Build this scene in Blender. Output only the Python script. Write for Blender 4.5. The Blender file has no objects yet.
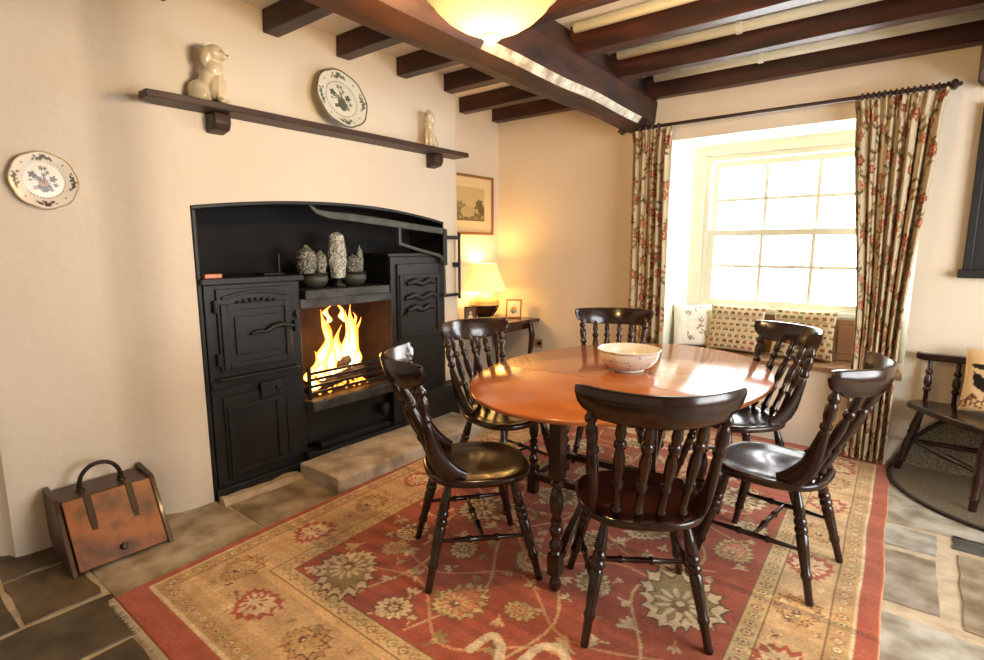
import bpy, math, random
import numpy as np
from mathutils import Vector, Matrix, noise as mnoise
random.seed(7); rng = np.random.default_rng(7)
C = bpy.context.scene.collection
R = math.radians

# ------------------------------------------------------------------ materials
def lin(r, g, b):
    f = lambda c: ((c/255+.055)/1.055)**2.4 if c > 10 else c/255/12.92
    return (f(r), f(g), f(b), 1)

def mat(name, col, rough=.5, metal=0., noise=None, bump=None, attr=None, coat=0., spec=.5, sheen=0., emit=None, stretch=(1, 1, 1), trans=0.):
    m = bpy.data.materials.new(name); m.use_nodes = True
    nt = m.node_tree; b = nt.nodes['Principled BSDF']; L = nt.links
    b.inputs['Base Color'].default_value = col
    b.inputs['Roughness'].default_value = rough
    b.inputs['Metallic'].default_value = metal
    b.inputs['Coat Weight'].default_value = coat
    b.inputs['Coat Roughness'].default_value = .12
    b.inputs['Specular IOR Level'].default_value = spec
    b.inputs['Sheen Weight'].default_value = sheen
    if trans: b.inputs['Transmission Weight'].default_value = trans
    if emit: b.inputs['Emission Color'].default_value = emit[0]; b.inputs['Emission Strength'].default_value = emit[1]
    tc = nt.nodes.new('ShaderNodeTexCoord'); mp = nt.nodes.new('ShaderNodeMapping'); mp.inputs['Scale'].default_value = stretch
    L.new(tc.outputs['Object'], mp.inputs['Vector'])
    src = None
    if attr:
        a = nt.nodes.new('ShaderNodeAttribute'); a.attribute_name = 'Col'; src = a.outputs['Color']
    if noise:                     # (scale, second colour, amount)
        n = nt.nodes.new('ShaderNodeTexNoise'); n.inputs['Scale'].default_value = noise[0]; n.inputs['Detail'].default_value = 6
        L.new(mp.outputs['Vector'], n.inputs['Vector'])
        cr = nt.nodes.new('ShaderNodeMapRange'); cr.inputs['From Min'].default_value = .35; cr.inputs['From Max'].default_value = .65
        cr.inputs['To Max'].default_value = noise[2]
        L.new(n.outputs['Fac'], cr.inputs['Value'])
        mx = nt.nodes.new('ShaderNodeMix'); mx.data_type = 'RGBA'
        if attr: mx.blend_type = 'MULTIPLY'
        L.new(cr.outputs['Result'], mx.inputs[0])
        if src: L.new(src, mx.inputs[6])
        else: mx.inputs[6].default_value = col
        mx.inputs[7].default_value = noise[1]; src = mx.outputs[2]
    if src: L.new(src, b.inputs['Base Color'])
    if bump:                      # (scale, strength, distance)
        n = nt.nodes.new('ShaderNodeTexNoise'); n.inputs['Scale'].default_value = bump[0]; n.inputs['Detail'].default_value = 5
        L.new(mp.outputs['Vector'], n.inputs['Vector'])
        bp = nt.nodes.new('ShaderNodeBump'); bp.inputs['Strength'].default_value = bump[1]; bp.inputs['Distance'].default_value = bump[2]
        L.new(n.outputs['Fac'], bp.inputs['Height']); L.new(bp.outputs['Normal'], b.inputs['Normal'])
    return m

M = {}
M['wall'] = mat('limewashed_plaster', lin(232, 221, 202), .85, noise=(1.6, lin(225, 211, 188), .5), bump=(5, .5, .02), spec=.2)
M['white'] = mat('white_paint', lin(230, 231, 212), .5)
M['ceil'] = mat('ceiling_white', lin(236, 228, 214), .8)
M['beam'] = mat('old_oak', lin(68, 38, 23), .55, noise=(7, lin(32, 19, 13), 1.), bump=(9, .9, .015), stretch=(1, .35, 1), spec=.4)
M['joist'] = mat('stained_joist', lin(72, 34, 22), .42, noise=(6, lin(34, 17, 12), 1.), bump=(8, .3, .004), stretch=(.4, 2, 2), spec=.4)
M['strip'] = mat('flaking_white_paint', lin(205, 205, 185), .7, noise=(14, lin(120, 90, 60), .8))
M['dark'] = mat('dark_polished_wood', lin(50, 27, 18), .21, noise=(9, lin(29, 14, 10), 1.), coat=.22, stretch=(1, 1, .3))
M['darkred'] = mat('red_brown_wood', lin(80, 38, 20), .22, noise=(9, lin(50, 24, 14), 1.), coat=.4)
M['shelfwood'] = mat('shelf_wood', lin(72, 44, 26), .5, noise=(8, lin(40, 24, 15), 1.), stretch=(3, .3, 3))
M['table'] = mat('mahogany_top', lin(188, 108, 52), .15, noise=(3, lin(160, 88, 42), .7), coat=.5, stretch=(.6, 3, 1), bump=(1.2, .04, .004))
M['iron'] = mat('blackleaded_iron', lin(27, 27, 25), .45, noise=(12, lin(17, 17, 16), 1.), bump=(30, .25, .003), spec=.45)
M['irongrey'] = mat('grey_rubbed_iron', lin(74, 74, 70), .5, noise=(10, lin(40, 40, 38), 1.), bump=(30, .2, .003), metal=.2)  # paler grey iron of the hob plate and ash ledge
M['crane'] = mat('green_grey_iron', lin(74, 78, 66), .5, noise=(14, lin(52, 54, 46), .9))
M['soot'] = mat('sooty_lining', lin(20, 19, 18), .9, noise=(5, lin(32, 31, 30), .6))
M['brick'] = mat('fire_brick', lin(44, 30, 26), .9, noise=(12, lin(28, 18, 15), 1.), bump=(20, .5, .01))
M['copper'] = mat('copper', lin(176, 112, 84), .35, metal=.6)
M['stone'] = mat('hearth_stone', lin(206, 196, 178), .75, noise=(7, lin(142, 128, 108), .9), bump=(12, .6, .01))
M['flag'] = mat('flagstone', (1, 1, 1, 1), .42, attr=True, noise=(7, lin(166, 152, 130), .9), bump=(9, .6, .01), spec=.4)
M['mortar'] = mat('pale_mortar', lin(206, 188, 158), .85, noise=(12, lin(170, 150, 120), .8), bump=(30, .5, .006))
M['rug'] = mat('rug_wool', (1, 1, 1, 1), .95, attr=True, noise=(9, lin(226, 216, 204), .8), bump=(160, .5, .003), spec=.1, sheen=.2)
M['fringe'] = mat('rug_fringe', lin(205, 190, 165), .95)
M['cloth'] = mat('printed_cotton', (1, 1, 1, 1), .9, attr=True, bump=(200, .15, .002), spec=.15)
M['china'] = mat('painted_china', (1, 1, 1, 1), .22, attr=True, coat=.15)
M['pot'] = mat('cream_glazed_pottery', lin(226, 212, 180), .18, noise=(9, lin(206, 188, 150), .8), coat=.5)
M['paint'] = mat('painted_detail', (1, 1, 1, 1), .4, attr=True)
M['gold'] = mat('gilt_wood', lin(150, 104, 54), .4, metal=.3)
M['mount'] = mat('cream_mount', lin(232, 208, 160), .8)
M['chestnut'] = mat('worn_chestnut_wood', lin(160, 92, 40), .38, noise=(9, lin(88, 50, 26), 1.), coat=.15)
M['boxdark'] = mat('box_side_wood', lin(80, 52, 38), .35, noise=(6, lin(54, 32, 24), .8), coat=.15)
M['bronze'] = mat('dark_bronze', lin(50, 38, 26), .4, metal=.5)
M['mat'] = mat('woven_rush', lin(66, 58, 44), .9, noise=(110, lin(128, 114, 88), 1.), bump=(150, .6, .004)); M['matedge'] = mat('mat_edge', lin(44, 38, 30), .9)
M['board'] = mat('black_board', lin(28, 30, 30), .5)
M['brass'] = mat('brass_plate', lin(196, 170, 120), .35, metal=.5)
M['ebony'] = mat('dark_curtain_pole', lin(48, 26, 20), .35)
M['ceramicdk'] = mat('brown_glaze', lin(60, 34, 22), .15, coat=.5)
M['ceramiclt'] = mat('cream_speckled_glaze', lin(214, 186, 128), .25, noise=(22, lin(190, 156, 98), .8), coat=.4)
M['panel'] = mat('window_seat_panelling', lin(150, 112, 78), .5, noise=(5, lin(128, 92, 62), .8))
M['silver'] = mat('frosted_silver', lin(240, 240, 228), .3, metal=.2, noise=(95, lin(96, 98, 86), 1.), bump=(240, 1., .004))
M['silver2'] = mat('tarnished_silver', lin(176, 178, 160), .35, metal=.3, noise=(95, lin(50, 54, 44), 1.), bump=(220, 1., .004))
M['char'] = mat('charred_log', lin(40, 28, 22), .95, noise=(20, lin(120, 110, 100), .5), bump=(30, .8, .01))

def simple(name, build):
    m = bpy.data.materials.new(name); m.use_nodes = True; nt = m.node_tree; nt.nodes.clear()
    o = nt.nodes.new('ShaderNodeOutputMaterial'); build(nt, o); return m
def _glass(nt, o):
    t = nt.nodes.new('ShaderNodeBsdfTransparent'); g = nt.nodes.new('ShaderNodeBsdfGlossy'); g.inputs['Roughness'].default_value = .02
    x = nt.nodes.new('ShaderNodeMixShader'); x.inputs[0].default_value = .05
    nt.links.new(t.outputs[0], x.inputs[1]); nt.links.new(g.outputs[0], x.inputs[2]); nt.links.new(x.outputs[0], o.inputs['Surface'])
M['glass'] = simple('window_glass', _glass)
def _flame(nt, o):
    e = nt.nodes.new('ShaderNodeEmission'); tc = nt.nodes.new('ShaderNodeTexCoord'); s = nt.nodes.new('ShaderNodeSeparateXYZ')
    r = nt.nodes.new('ShaderNodeValToRGB'); lw = nt.nodes.new('ShaderNodeLayerWeight'); lw.inputs[0].default_value = .35
    nt.links.new(tc.outputs['Generated'], s.inputs[0])
    a = nt.nodes.new('ShaderNodeMath'); a.operation = 'MULTIPLY_ADD'; a.inputs[1].default_value = .65
    nt.links.new(s.outputs[2], a.inputs[0]); nt.links.new(lw.outputs['Facing'], a.inputs[2])
    nt.links.new(a.outputs[0], r.inputs[0])
    el = r.color_ramp.elements
    el[0].position = .1; el[0].color = (1, .72, .32, 1); el[1].position = 1.; el[1].color = (.75, .10, .005, 1)
    k = el.new(.55); k.color = (1, .36, .05, 1)
    nt.links.new(r.outputs[0], e.inputs[0]); e.inputs[1].default_value = 5.
    nt.links.new(e.outputs[0], o.inputs['Surface'])
M['flame'] = simple('flame', _flame)
def emis(name, col, s):
    def f(nt, o):
        e = nt.nodes.new('ShaderNodeEmission'); e.inputs[0].default_value = col; e.inputs[1].default_value = s
        nt.links.new(e.outputs[0], o.inputs['Surface'])
    return simple(name, f)
M['ember'] = emis('ember', (1, .3, .04, 1), 3.)
def _shade(col, s0, s1, dc=(.8, .7, .5, 1)):
    def f(nt, o):   # lit fabric/glass of a lamp: brighter towards the bulb
        e = nt.nodes.new('ShaderNodeEmission'); e.inputs[0].default_value = col
        tc = nt.nodes.new('ShaderNodeTexCoord'); s = nt.nodes.new('ShaderNodeSeparateXYZ'); nt.links.new(tc.outputs['Generated'], s.inputs[0])
        mr = nt.nodes.new('ShaderNodeMapRange'); mr.inputs['To Min'].default_value = s0; mr.inputs['To Max'].default_value = s1
        nt.links.new(s.outputs[2], mr.inputs['Value']); nt.links.new(mr.outputs[0], e.inputs[1])
        d = nt.nodes.new('ShaderNodeBsdfDiffuse'); d.inputs[0].default_value = dc
        x = nt.nodes.new('ShaderNodeAddShader'); nt.links.new(e.outputs[0], x.inputs[0]); nt.links.new(d.outputs[0], x.inputs[1])
        nt.links.new(x.outputs[0], o.inputs['Surface'])
    return f
M['bowlshade'] = simple('lit_alabaster_glass', _shade((1, .66, .22, 1), 1.5, .38, (.22, .17, .09, 1)))
M['lampshade'] = simple('lit_lamp_shade', _shade((1, .64, .13, 1), 1.3, .95))

# ------------------------------------------------------------------ mesh helpers
class MB:
    def __init__(s): s.v = []; s.f = []; s.m = []; s.c = []
    def add(s, vs, fs, mi=0, col=(1, 1, 1)):
        o = len(s.v); s.v += [tuple(p) for p in vs]; s.f += [tuple(i+o for i in f) for f in fs]; s.m += [mi]*len(fs); s.c += [col]*len(fs)
        return s
    def box(s, a, b, mi=0, M4=None, col=(1, 1, 1)):
        (x0, y0, z0), (x1, y1, z1) = a, b
        vs = [Vector(p) for p in ((x0, y0, z0), (x1, y0, z0), (x1, y1, z0), (x0, y1, z0), (x0, y0, z1), (x1, y0, z1), (x1, y1, z1), (x0, y1, z1))]
        if M4: vs = [M4 @ p for p in vs]
        return s.add(vs, [(3, 2, 1, 0), (4, 5, 6, 7), (0, 1, 5, 4), (1, 2, 6, 5), (2, 3, 7, 6), (3, 0, 4, 7)], mi, col)
    def rings(s, rings, caps=True, mi=0, closed=True, col=(1, 1, 1)):
        n = len(rings[0]); vs = [p for r in rings for p in r]; fs = []
        for i in range(len(rings)-1):
            for j in range(n if closed else n-1):
                k = (j+1) % n; fs.append((i*n+j, i*n+k, (i+1)*n+k, (i+1)*n+j))
        if caps: fs.append(tuple(reversed(range(n)))); fs.append(tuple(range((len(rings)-1)*n, len(rings)*n)))
        return s.add(vs, fs, mi, col)
    def turn(s, p0, p1, prof, n=14, mi=0):           # turned piece between two points, prof = [(t, radius)]
        p0 = Vector(p0); p1 = Vector(p1); d = (p1-p0); q = d.normalized().to_track_quat('Z', 'Y').to_matrix()
        rs = []
        for t, r in prof:
            c = p0+d*t; rs.append([c+q @ Vector((math.cos(2*math.pi*k/n)*r, math.sin(2*math.pi*k/n)*r, 0)) for k in range(n)])
        return s.rings(rs, mi=mi)
    def lathe(s, c, prof, n=32, mi=0, caps=False, sx=1, sy=1):
        rs = [[Vector((c[0]+math.cos(2*math.pi*k/n)*r*sx, c[1]+math.sin(2*math.pi*k/n)*r*sy, c[2]+z)) for k in range(n)] for r, z in prof]
        return s.rings(rs, caps=caps, mi=mi)
    def sweep(s, path, a, b, n=12, side=(1, 0, 0), mi=0, power=2.):
        P = [Vector(p) for p in path]; rs = []; sd = Vector(side)
        for i, p in enumerate(P):
            t = (P[min(i+1, len(P)-1)]-P[max(i-1, 0)]).normalized()
            x = (sd-t*sd.dot(t)).normalized(); y = t.cross(x)
            ai = a[i] if hasattr(a, '__len__') else a; bi = b[i] if hasattr(b, '__len__') else b
            r = []
            for k in range(n):
                th = 2*math.pi*(k+.5)/n; cc, ss = math.cos(th), math.sin(th)
                e = 2/power
                r.append(p+x*ai*math.copysign(abs(cc)**e, cc)+y*bi*math.copysign(abs(ss)**e, ss))
            rs.append(r)
        return s.rings(rs, mi=mi)
    def prism(s, poly, f, t0, t1, mi=0):              # f(u,v,t) -> point
        n = len(poly)
        return s.rings([[f(u, v, t0) for u, v in poly], [f(u, v, t1) for u, v in poly]], mi=mi)
    def build(s, name, mats, parent=None, smooth=False, bevel=0, seg=2, subsurf=0, auto=None):
        me = bpy.data.meshes.new(name); me.from_pydata([tuple(p) for p in s.v], [], s.f)
        if not isinstance(mats, (list, tuple)): mats = [mats]
        for m in mats: me.materials.append(M[m] if isinstance(m, str) else m)
        me.polygons.foreach_set('material_index', s.m)
        import bmesh
        bm = bmesh.new(); bm.from_mesh(me); bmesh.ops.recalc_face_normals(bm, faces=bm.faces); bm.to_mesh(me); bm.free()
        if any(c != (1, 1, 1) for c in s.c):
            a = me.color_attributes.new('Col', 'FLOAT_COLOR', 'CORNER'); arr = []
            for p in me.polygons: arr += list(lin(*s.c[p.index]))*p.loop_total
            a.data.foreach_set('color', arr)
        if smooth or auto:
            me.polygons.foreach_set('use_smooth', [True]*len(me.polygons))
            if auto: me.set_sharp_from_angle(angle=R(auto))
        o = bpy.data.objects.new(name, me); C.objects.link(o)
        if parent: o.parent = parent; o.matrix_parent_inverse = parent.matrix_basis.inverted() if parent.get('_w') else Matrix()
        if bevel:
            b = o.modifiers.new('bevel', 'BEVEL'); b.width = bevel; b.segments = seg; b.limit_method = 'ANGLE'; b.harden_normals = False
            me.polygons.foreach_set('use_smooth', [True]*len(me.polygons)); me.set_sharp_from_angle(angle=R(35))
        if subsurf: q = o.modifiers.new('subd', 'SUBSURF'); q.levels = q.render_levels = subsurf
        return o

def tag(o, label=None, cat=None, group=None, kind=None):
    if label: o['label'] = label
    if cat: o['category'] = cat
    if group: o['group'] = group
    if kind: o['kind'] = kind
    return o
def thing(name, label, cat, loc=(0, 0, 0), rz=0, group=None):
    o = bpy.data.objects.new(name, None); o.empty_display_size = .1; C.objects.link(o)
    o.location = loc; o.rotation_euler = (0, 0, rz); return tag(o, label, cat, group)
def kids(o): return [c for c in list(bpy.data.objects) if c.parent == o]
def copy_tree(o, parent=None):
    c = o.copy(); C.objects.link(c)
    if parent: c.parent = parent
    for ch in kids(o): copy_tree(ch, c)
    return c

def gridmesh(name, m, nu, nv, fpos, cols=None, parent=None, smooth=True, wrap=False, back=None):
    """grid of nu x nv points; cols: (nv,nu,3) sRGB 0..255"""
    P = fpos; vs = P.reshape(-1, 3)
    i, j = np.meshgrid(np.arange(nu-(0 if wrap else 1)), np.arange(nv-1)); i2 = (i+1) % nu
    q = np.stack([j*nu+i, j*nu+i2, (j+1)*nu+i2, (j+1)*nu+i], -1).reshape(-1, 4)
    me = bpy.data.meshes.new(name); me.vertices.add(len(vs)); me.vertices.foreach_set('co', vs.astype(np.float32).ravel())
    me.loops.add(len(q)*4); me.loops.foreach_set('vertex_index', q.astype(np.int32).ravel())
    me.polygons.add(len(q)); me.polygons.foreach_set('loop_start', np.arange(0, len(q)*4, 4, dtype=np.int32))
    me.update(calc_edges=True); me.validate()
    me.polygons.foreach_set('use_smooth', [smooth]*len(me.polygons))
    if cols is not None:
        c = cols.reshape(-1, 3)/255.; c = np.where(c > .04, ((c+.055)/1.055)**2.4, c/12.92)
        c = np.concatenate([c, np.ones((len(c), 1))], 1).astype(np.float32)
        a = me.color_attributes.new('Col', 'FLOAT_COLOR', 'POINT'); a.data.foreach_set('color', c.ravel())
    me.materials.append(M[m]); o = bpy.data.objects.new(name, me); C.objects.link(o)
    if parent: o.parent = parent
    return o

class Paint:          # a woven / printed pattern drawn in metres
    def __init__(s, w, h, res, bg):
        s.w, s.h, s.res = w, h, res; s.nx = int(round(w/res))+1; s.ny = int(round(h/res))+1
        s.a = np.zeros((s.ny, s.nx, 3)); s.a[:] = bg; s.y, s.x = np.mgrid[0:s.ny, 0:s.nx]*res
    def win(s, cx, cy, r):
        x0 = max(0, int((cx-r)/s.res)); x1 = min(s.nx, int((cx+r)/s.res)+2); y0 = max(0, int((cy-r)/s.res)); y1 = min(s.ny, int((cy+r)/s.res)+2)
        return slice(y0, max(y0, y1)), slice(x0, max(x0, x1))
    def blob(s, cx, cy, r, col, el=1., ang=0., lobes=0, amp=0., ph=0., sharp=1.):
        w = s.win(cx, cy, r*max(el, 1)*(1+amp)+.01)
        dx = s.x[w]-cx; dy = s.y[w]-cy; c, q = math.cos(ang), math.sin(ang)
        u = (dx*c+dy*q)/el; v = -dx*q+dy*c; th = np.arctan2(v, u); k = 1.
        if lobes: k = 1+amp*(np.abs(np.cos(th*lobes/2+ph))**sharp*2-1)
        s.a[w][np.hypot(u, v) < r*k] = col
    def rect(s, x0, y0, x1, y1, col): s.a[(s.x >= x0) & (s.x < x1) & (s.y >= y0) & (s.y < y1)] = col
    def line(s, pts, w, col):
        for (x0, y0), (x1, y1) in zip(pts, pts[1:]):
            n = max(1, int(math.hypot(x1-x0, y1-y0)/(w*.5+1e-6)))
            for k in range(n+1): s.blob(x0+(x1-x0)*k/n, y0+(y1-y0)*k/n, w/2+s.res*.3, col)
    def leaf(s, x, y, l, ang, col, wd=.32): s.blob(x+math.cos(ang)*l/2, y+math.sin(ang)*l/2, l*.5*wd, col, el=1/wd, ang=ang)

# ------------------------------------------------------------------ room shell
XB, XA, YW, ZC = -3.06, -3.41, 4.42, 2.775
XR, YBK = 2.4, -2.0
def arch(y): t = (y-2.27)/.97; return 1.735-.09*t*t*(1 if t > 0 else .78)
# left wall with the chimney breast in one plan line
plan = [(-3.30, YBK), (-3.30, .40), (-3.27, .44), (-3.22, .455), (-3.205, .50), (-3.20, .90), (-3.18, .97), (-3.12, 1.05), (-3.08, 1.12), (XB, 1.20)]
ys = [1.30+1.94*i/24 for i in range(25)]
plan += [(XB, y) for y in ys] + [(XB, 3.38), (-3.063, 3.405), (-3.075, 3.42), (-3.10, 3.425), (XA, 3.425), (XA, YW)]
mb = MB()
for (x0, y0), (x1, y1) in zip(plan, plan[1:]):
    inn = abs(x0-XB) < 1e-6 and y0 >= 1.2999 and y1 <= 3.2401
    if inn: mb.add([(x0, y0, arch(y0)), (x1, y1, arch(y1)), (x1, y1, 2.05), (x0, y0, 2.05)], [(0, 1, 2, 3)]); zs = [2.05, 2.4, ZC+.05]
    else: zs = [-.02, .5, 1., 1.5, 2.05, 2.4, ZC+.05]
    for a, b in zip(zs, zs[1:]): mb.add([(x0, y0, a), (x1, y1, a), (x1, y1, b), (x0, y0, b)], [(0, 1, 2, 3)])
import bmesh
def weld(o, rc=False):
    bm = bmesh.new(); bm.from_mesh(o.data); bmesh.ops.remove_doubles(bm, verts=bm.verts, dist=1e-4)
    if rc: bmesh.ops.recalc_face_normals(bm, faces=bm.faces)
    bm.to_mesh(o.data); bm.free()
o = mb.build('wall_left', 'wall'); weld(o, True); o.data.polygons.foreach_set('use_smooth', [True]*len(o.data.polygons)); o.data.set_sharp_from_angle(angle=R(50)); tag(o, kind='structure')
# outer skin of the left wall, so the fire recess is closed
MB().box((-3.75, YBK-.2, -.02), (-3.62, YW+.6, ZC+.05)).build('wall_left_outer', 'wall', bevel=0)['kind'] = 'structure'

def wall_with_holes(name, f, u0, u1, z0, z1, holes, m='wall'):
    us = sorted({u0, u1, *[h[0] for h in holes], *[h[1] for h in holes]}); zs = sorted({z0, z1, *[h[2] for h in holes], *[h[3] for h in holes]})
    b = MB()
    for a, c in zip(us, us[1:]):
        for d, e in zip(zs, zs[1:]):
            um, zm = (a+c)/2, (d+e)/2
            if any(h[0] < um < h[1] and h[2] < zm < h[3] for h in holes): continue
            b.add([f(a, d), f(c, d), f(c, e), f(a, e)], [(0, 1, 2, 3)])
    o = b.build(name, m); weld(o); return o
# window wall with splayed opening
WX0, WX1, WZ0, WZ1 = -1.655, -.03, .57, 2.285
wf = wall_with_holes('wall_window', lambda u, z: (u, YW, z), XA, XR, -.02, ZC+.05, [(WX0, WX1, WZ0, WZ1)]); tag(wf, kind='structure')
b = MB(); YI = 4.82; IX0, IX1 = -1.60, -.08
b.add([(WX0, YW, WZ0), (IX0, YI, WZ0), (IX0, YI, WZ1), (WX0, YW, WZ1)], [(0, 1, 2, 3)])
b.add([(WX1, YW, WZ0), (IX1, YI, WZ0), (IX1, YI, WZ1), (WX1, YW, WZ1)], [(0, 1, 2, 3)])
b.add([(WX0, YW, WZ1), (IX0, YI, WZ1), (IX1, YI, WZ1), (WX1, YW, WZ1)], [(0, 1, 2, 3)])
b.add([(WX0, YW, WZ0), (IX0, YI, WZ0), (IX1, YI, WZ0), (WX1, YW, WZ0)], [(0, 1, 2, 3)])
b.add([(IX0, YI, WZ0), (IX1, YI, WZ0), (IX1, YI, .93), (IX0, YI, .93)], [(0, 1, 2, 3)])
tag(b.build('wall_window_reveal', 'white'), kind='structure')
BW = []
tag(wall_with_holes('wall_back', lambda u, z: (u, YBK, z), -3.3, XR, -.02, ZC+.05, BW), kind='structure')
RW = [(1.2, 3.4, .6, 2.25)]  # opening for an unseen window, added to let in fill daylight
tag(wall_with_holes('wall_right', lambda u, z: (XR, u, z), YBK, YW, -.02, ZC+.05, RW), kind='structure')
b = MB(); b.box((-3.75, YBK-.2, ZC), (XR+.1, YW+.6, ZC+.06)); tag(b.build('ceiling', 'ceil'), kind='structure')

# floor: flagstones and mortar in one mesh
b = MB(); b.add([(-3.75, YBK-.2, -.006), (XR+.1, YBK-.2, -.006), (XR+.1, YW+.5, -.006), (-3.75, YW+.5, -.006)], [(0, 1, 2, 3)], 0, (205, 190, 160))
def slab(x0, x1, y0, y1, col, j=.012, sk=0):
    pts = []; n = 7
    def seg(ax, ay, bx, by):
        for k in range(n):
            t = k/n; pts.append((ax+(bx-ax)*t+random.uniform(-j, j)*.5, ay+(by-ay)*t+random.uniform(-j, j)*.5))
    seg(x0, y0, x1, y0+sk); seg(x1, y0+sk, x1, y1+sk); seg(x1, y1+sk, x0, y1); seg(x0, y1, x0, y0)
    cx, cy = (x0+x1)/2, (y0+y1)/2
    top = [(x+(cx-x)*.012, y+(cy-y)*.012, 0) for x, y in pts]; bot = [(x, y, -.007) for x, y in pts]
    b.rings([bot, top], mi=1, col=col)
DK = [(104, 88, 62), (88, 74, 52), (116, 98, 70), (94, 82, 60)]; GR = [(176, 170, 156), (160, 154, 142), (188, 180, 164), (152, 148, 138)]
slab(-3.33, -2.59, -.20, .35, DK[1]); slab(-3.33, -3.02, .37, .60, DK[0]); slab(-3.0, -2.59, .37, .62, DK[2]); slab(-2.565, -2.215, .0, .64, DK[3])
slab(-2.19, -1.6, .02, .60, DK[1]); slab(-1.57, -.9, -.02, .60, DK[0]); slab(-2.57, -2.0, -.6, -.03, DK[2]); slab(-.87, -.2, .0, .6, DK[3])
slab(-3.2, -2.50, .635, 1.32, (196, 182, 156)); slab(-3.05, -2.45, 1.33, 2.3, (186, 172, 148)); slab(-3.05, -2.45, 2.33, 3.3, GR[1]); slab(-3.4, -2.5, 3.33, 4.40, GR[0])
slab(-.45, .33, 1.75, 2.565, (196, 192, 178), sk=-.05); slab(.37, 1.1, 1.72, 2.50, GR[1], sk=-.05)
slab(-.4, .19, 2.625, 3.10, (178, 166, 148), sk=-.0); slab(.265, .72, 2.58, 3.25, (172, 158, 134), sk=-.0)
slab(-.4, .195, 3.16, 3.39, (186, 184, 174)); slab(.25, .66, 3.30, 3.45, (104, 104, 98)); slab(-.4, .45, 3.43, 4.0, (190, 186, 172), sk=.0); slab(.5, 1.3, 3.5, 4.2, GR[1])
slab(-.4, .6, 4.02, 4.4, GR[2]); slab(.76, 1.4, 2.6, 3.4, GR[2]); slab(-.1, .6, .95, 1.70, GR[0]); slab(.62, 1.3, .9, 1.66, GR[3]); slab(-.15, .7, .1, .9, GR[1]); slab(.75, 1.6, .0, .85, GR[2])
for i in range(6):
    for k in range(3): slab(-3.2+i*.92, -2.32+i*.92, -1.95+k*.46-(.6 if i < 0 else 0), -1.52+k*.46, random.choice(DK if i < 3 else GR))
tag(b.build('floor', ['mortar', 'flag'], auto=40), kind='structure')

# beams
def beamskew(name, xl0, xl1, xr0, xr1, zb, zt, y0, y1, strip=True):
    b = MB(); n = 90; rs = []
    for i in range(n+1):
        t = i/n; y = y0+(y1-y0)*t; xl = xl0+(xl1-xl0)*t; xr = xr0+(xr1-xr0)*t
        w = lambda k: mnoise.noise(Vector((y*1.7, k*3.1, 0)))*.018
        rs.append([(xl+w(1), y, zb+.04+w(2)), (xl+.035+w(3), y, zb+w(4)), (xr-.14+w(5), y, zb+.0+w(6)), (xr-.035+w(5)*.5, y, zb+.02+w(6)*.6), (xr+w(5)*.5, y, zb+.062+w(6)*.6), (xr+.004+w(8), y, (zb+zt)/2+.02), (xr-.085, y, zt), (xl, y, zt)])
    o = b.rings(rs).build(name, ['beam', 'strip'], smooth=False)
    if strip:
        for p in o.data.polygons:
            if p.index % 8 == 3 and p.index < n*8 and 2.15 < p.center.y < 4.1: p.material_index = 1
    return o
o = beamskew('ceiling_beam', -1.89, -2.03, -1.60, -1.80, 2.375, 2.772, -1.95, 4.415)
tag(o, 'massive rough oak main beam over the table, with a strip of old white paint', 'beam')
o = beamskew('ceiling_beam', .165, .155, .50, .50, 2.37, 2.772, -1.95, 4.415, False)
tag(o, 'dark oak main beam cut off by the top right edge of the picture', 'beam')
JY = [-1.6, -1.15, -.68, -.2, .3, .72, 1.17, 1.775, 2.27, 2.775, 3.26, 3.83, 4.31]
def jointo(x0, x1, y, zb=2.645):
    b = MB(); rs = []
    for i in range(13):
        x = x0+(x1-x0)*i/12; w = lambda k: mnoise.noise(Vector((x*1.3+y*7, k*2.7, y)))*.008
        rs.append([(x, y+w(1), zb+w(2)), (x, y+.092+w(3), zb+w(4)), (x, y+.094, ZC-.002), (x, y, ZC-.002)])
    return b.rings(rs).build('ceiling_joist', 'joist', bevel=.006)
near = {1.775: 'first', 2.27: 'second', 2.775: 'third', 3.26: 'fourth', 3.83: 'fifth'}
for y in JY:
    xl = XB if 1.15 < y < 3.3 else (XA if y > 3.3 else -3.28)
    o = jointo(xl+.003, -1.9-(.14*(y+2)/6.4), y); vis = y > 1.7
    d = {1.775: 'dark joist left of the main beam, leftmost one reaching the chimney breast', 2.27: 'dark joist left of the main beam, above the plate on the shelf', 2.775: 'dark joist left of the main beam, third from the left edge', 3.26: 'dark joist left of the main beam, meeting the chimney breast at its right corner', 3.83: 'orange-lit joist left of the main beam, second from the window wall', 4.31: 'dark joist left of the main beam, closest to the window wall above the lamp'}
    tag(o, d.get(y, 'dark joist out of view behind the camera'), 'joist', 'joists left of the main beam' if vis else 'joists behind the camera')
    o = jointo(.5, XR-.003, y); tag(o, 'dark joist out of view behind the camera', 'joist', 'joists behind the camera')
DR = {1.93: 'reddish joist right of the main beam, close above the hanging lamp', 2.48: 'reddish joist right of the main beam, fourth from the window wall', 3.07: 'reddish joist right of the main beam, third from the window wall', 3.66: 'reddish joist right of the main beam, second from the window wall', 4.31: 'red-brown joist right of the main beam, right against the window wall'}
for y in (-1.6, -1.15, -.68, -.2, .3, .85, 1.4, 1.93, 2.48, 3.07, 3.66, 4.31):
    o = jointo(-1.66-(.2*(y+2)/6.4), .162, y, 2.608)
    tag(o, DR.get(y, 'dark joist out of view behind the camera'), 'joist', 'joists right of the main beam' if y > 1.9 else 'joists behind the camera')
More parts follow.
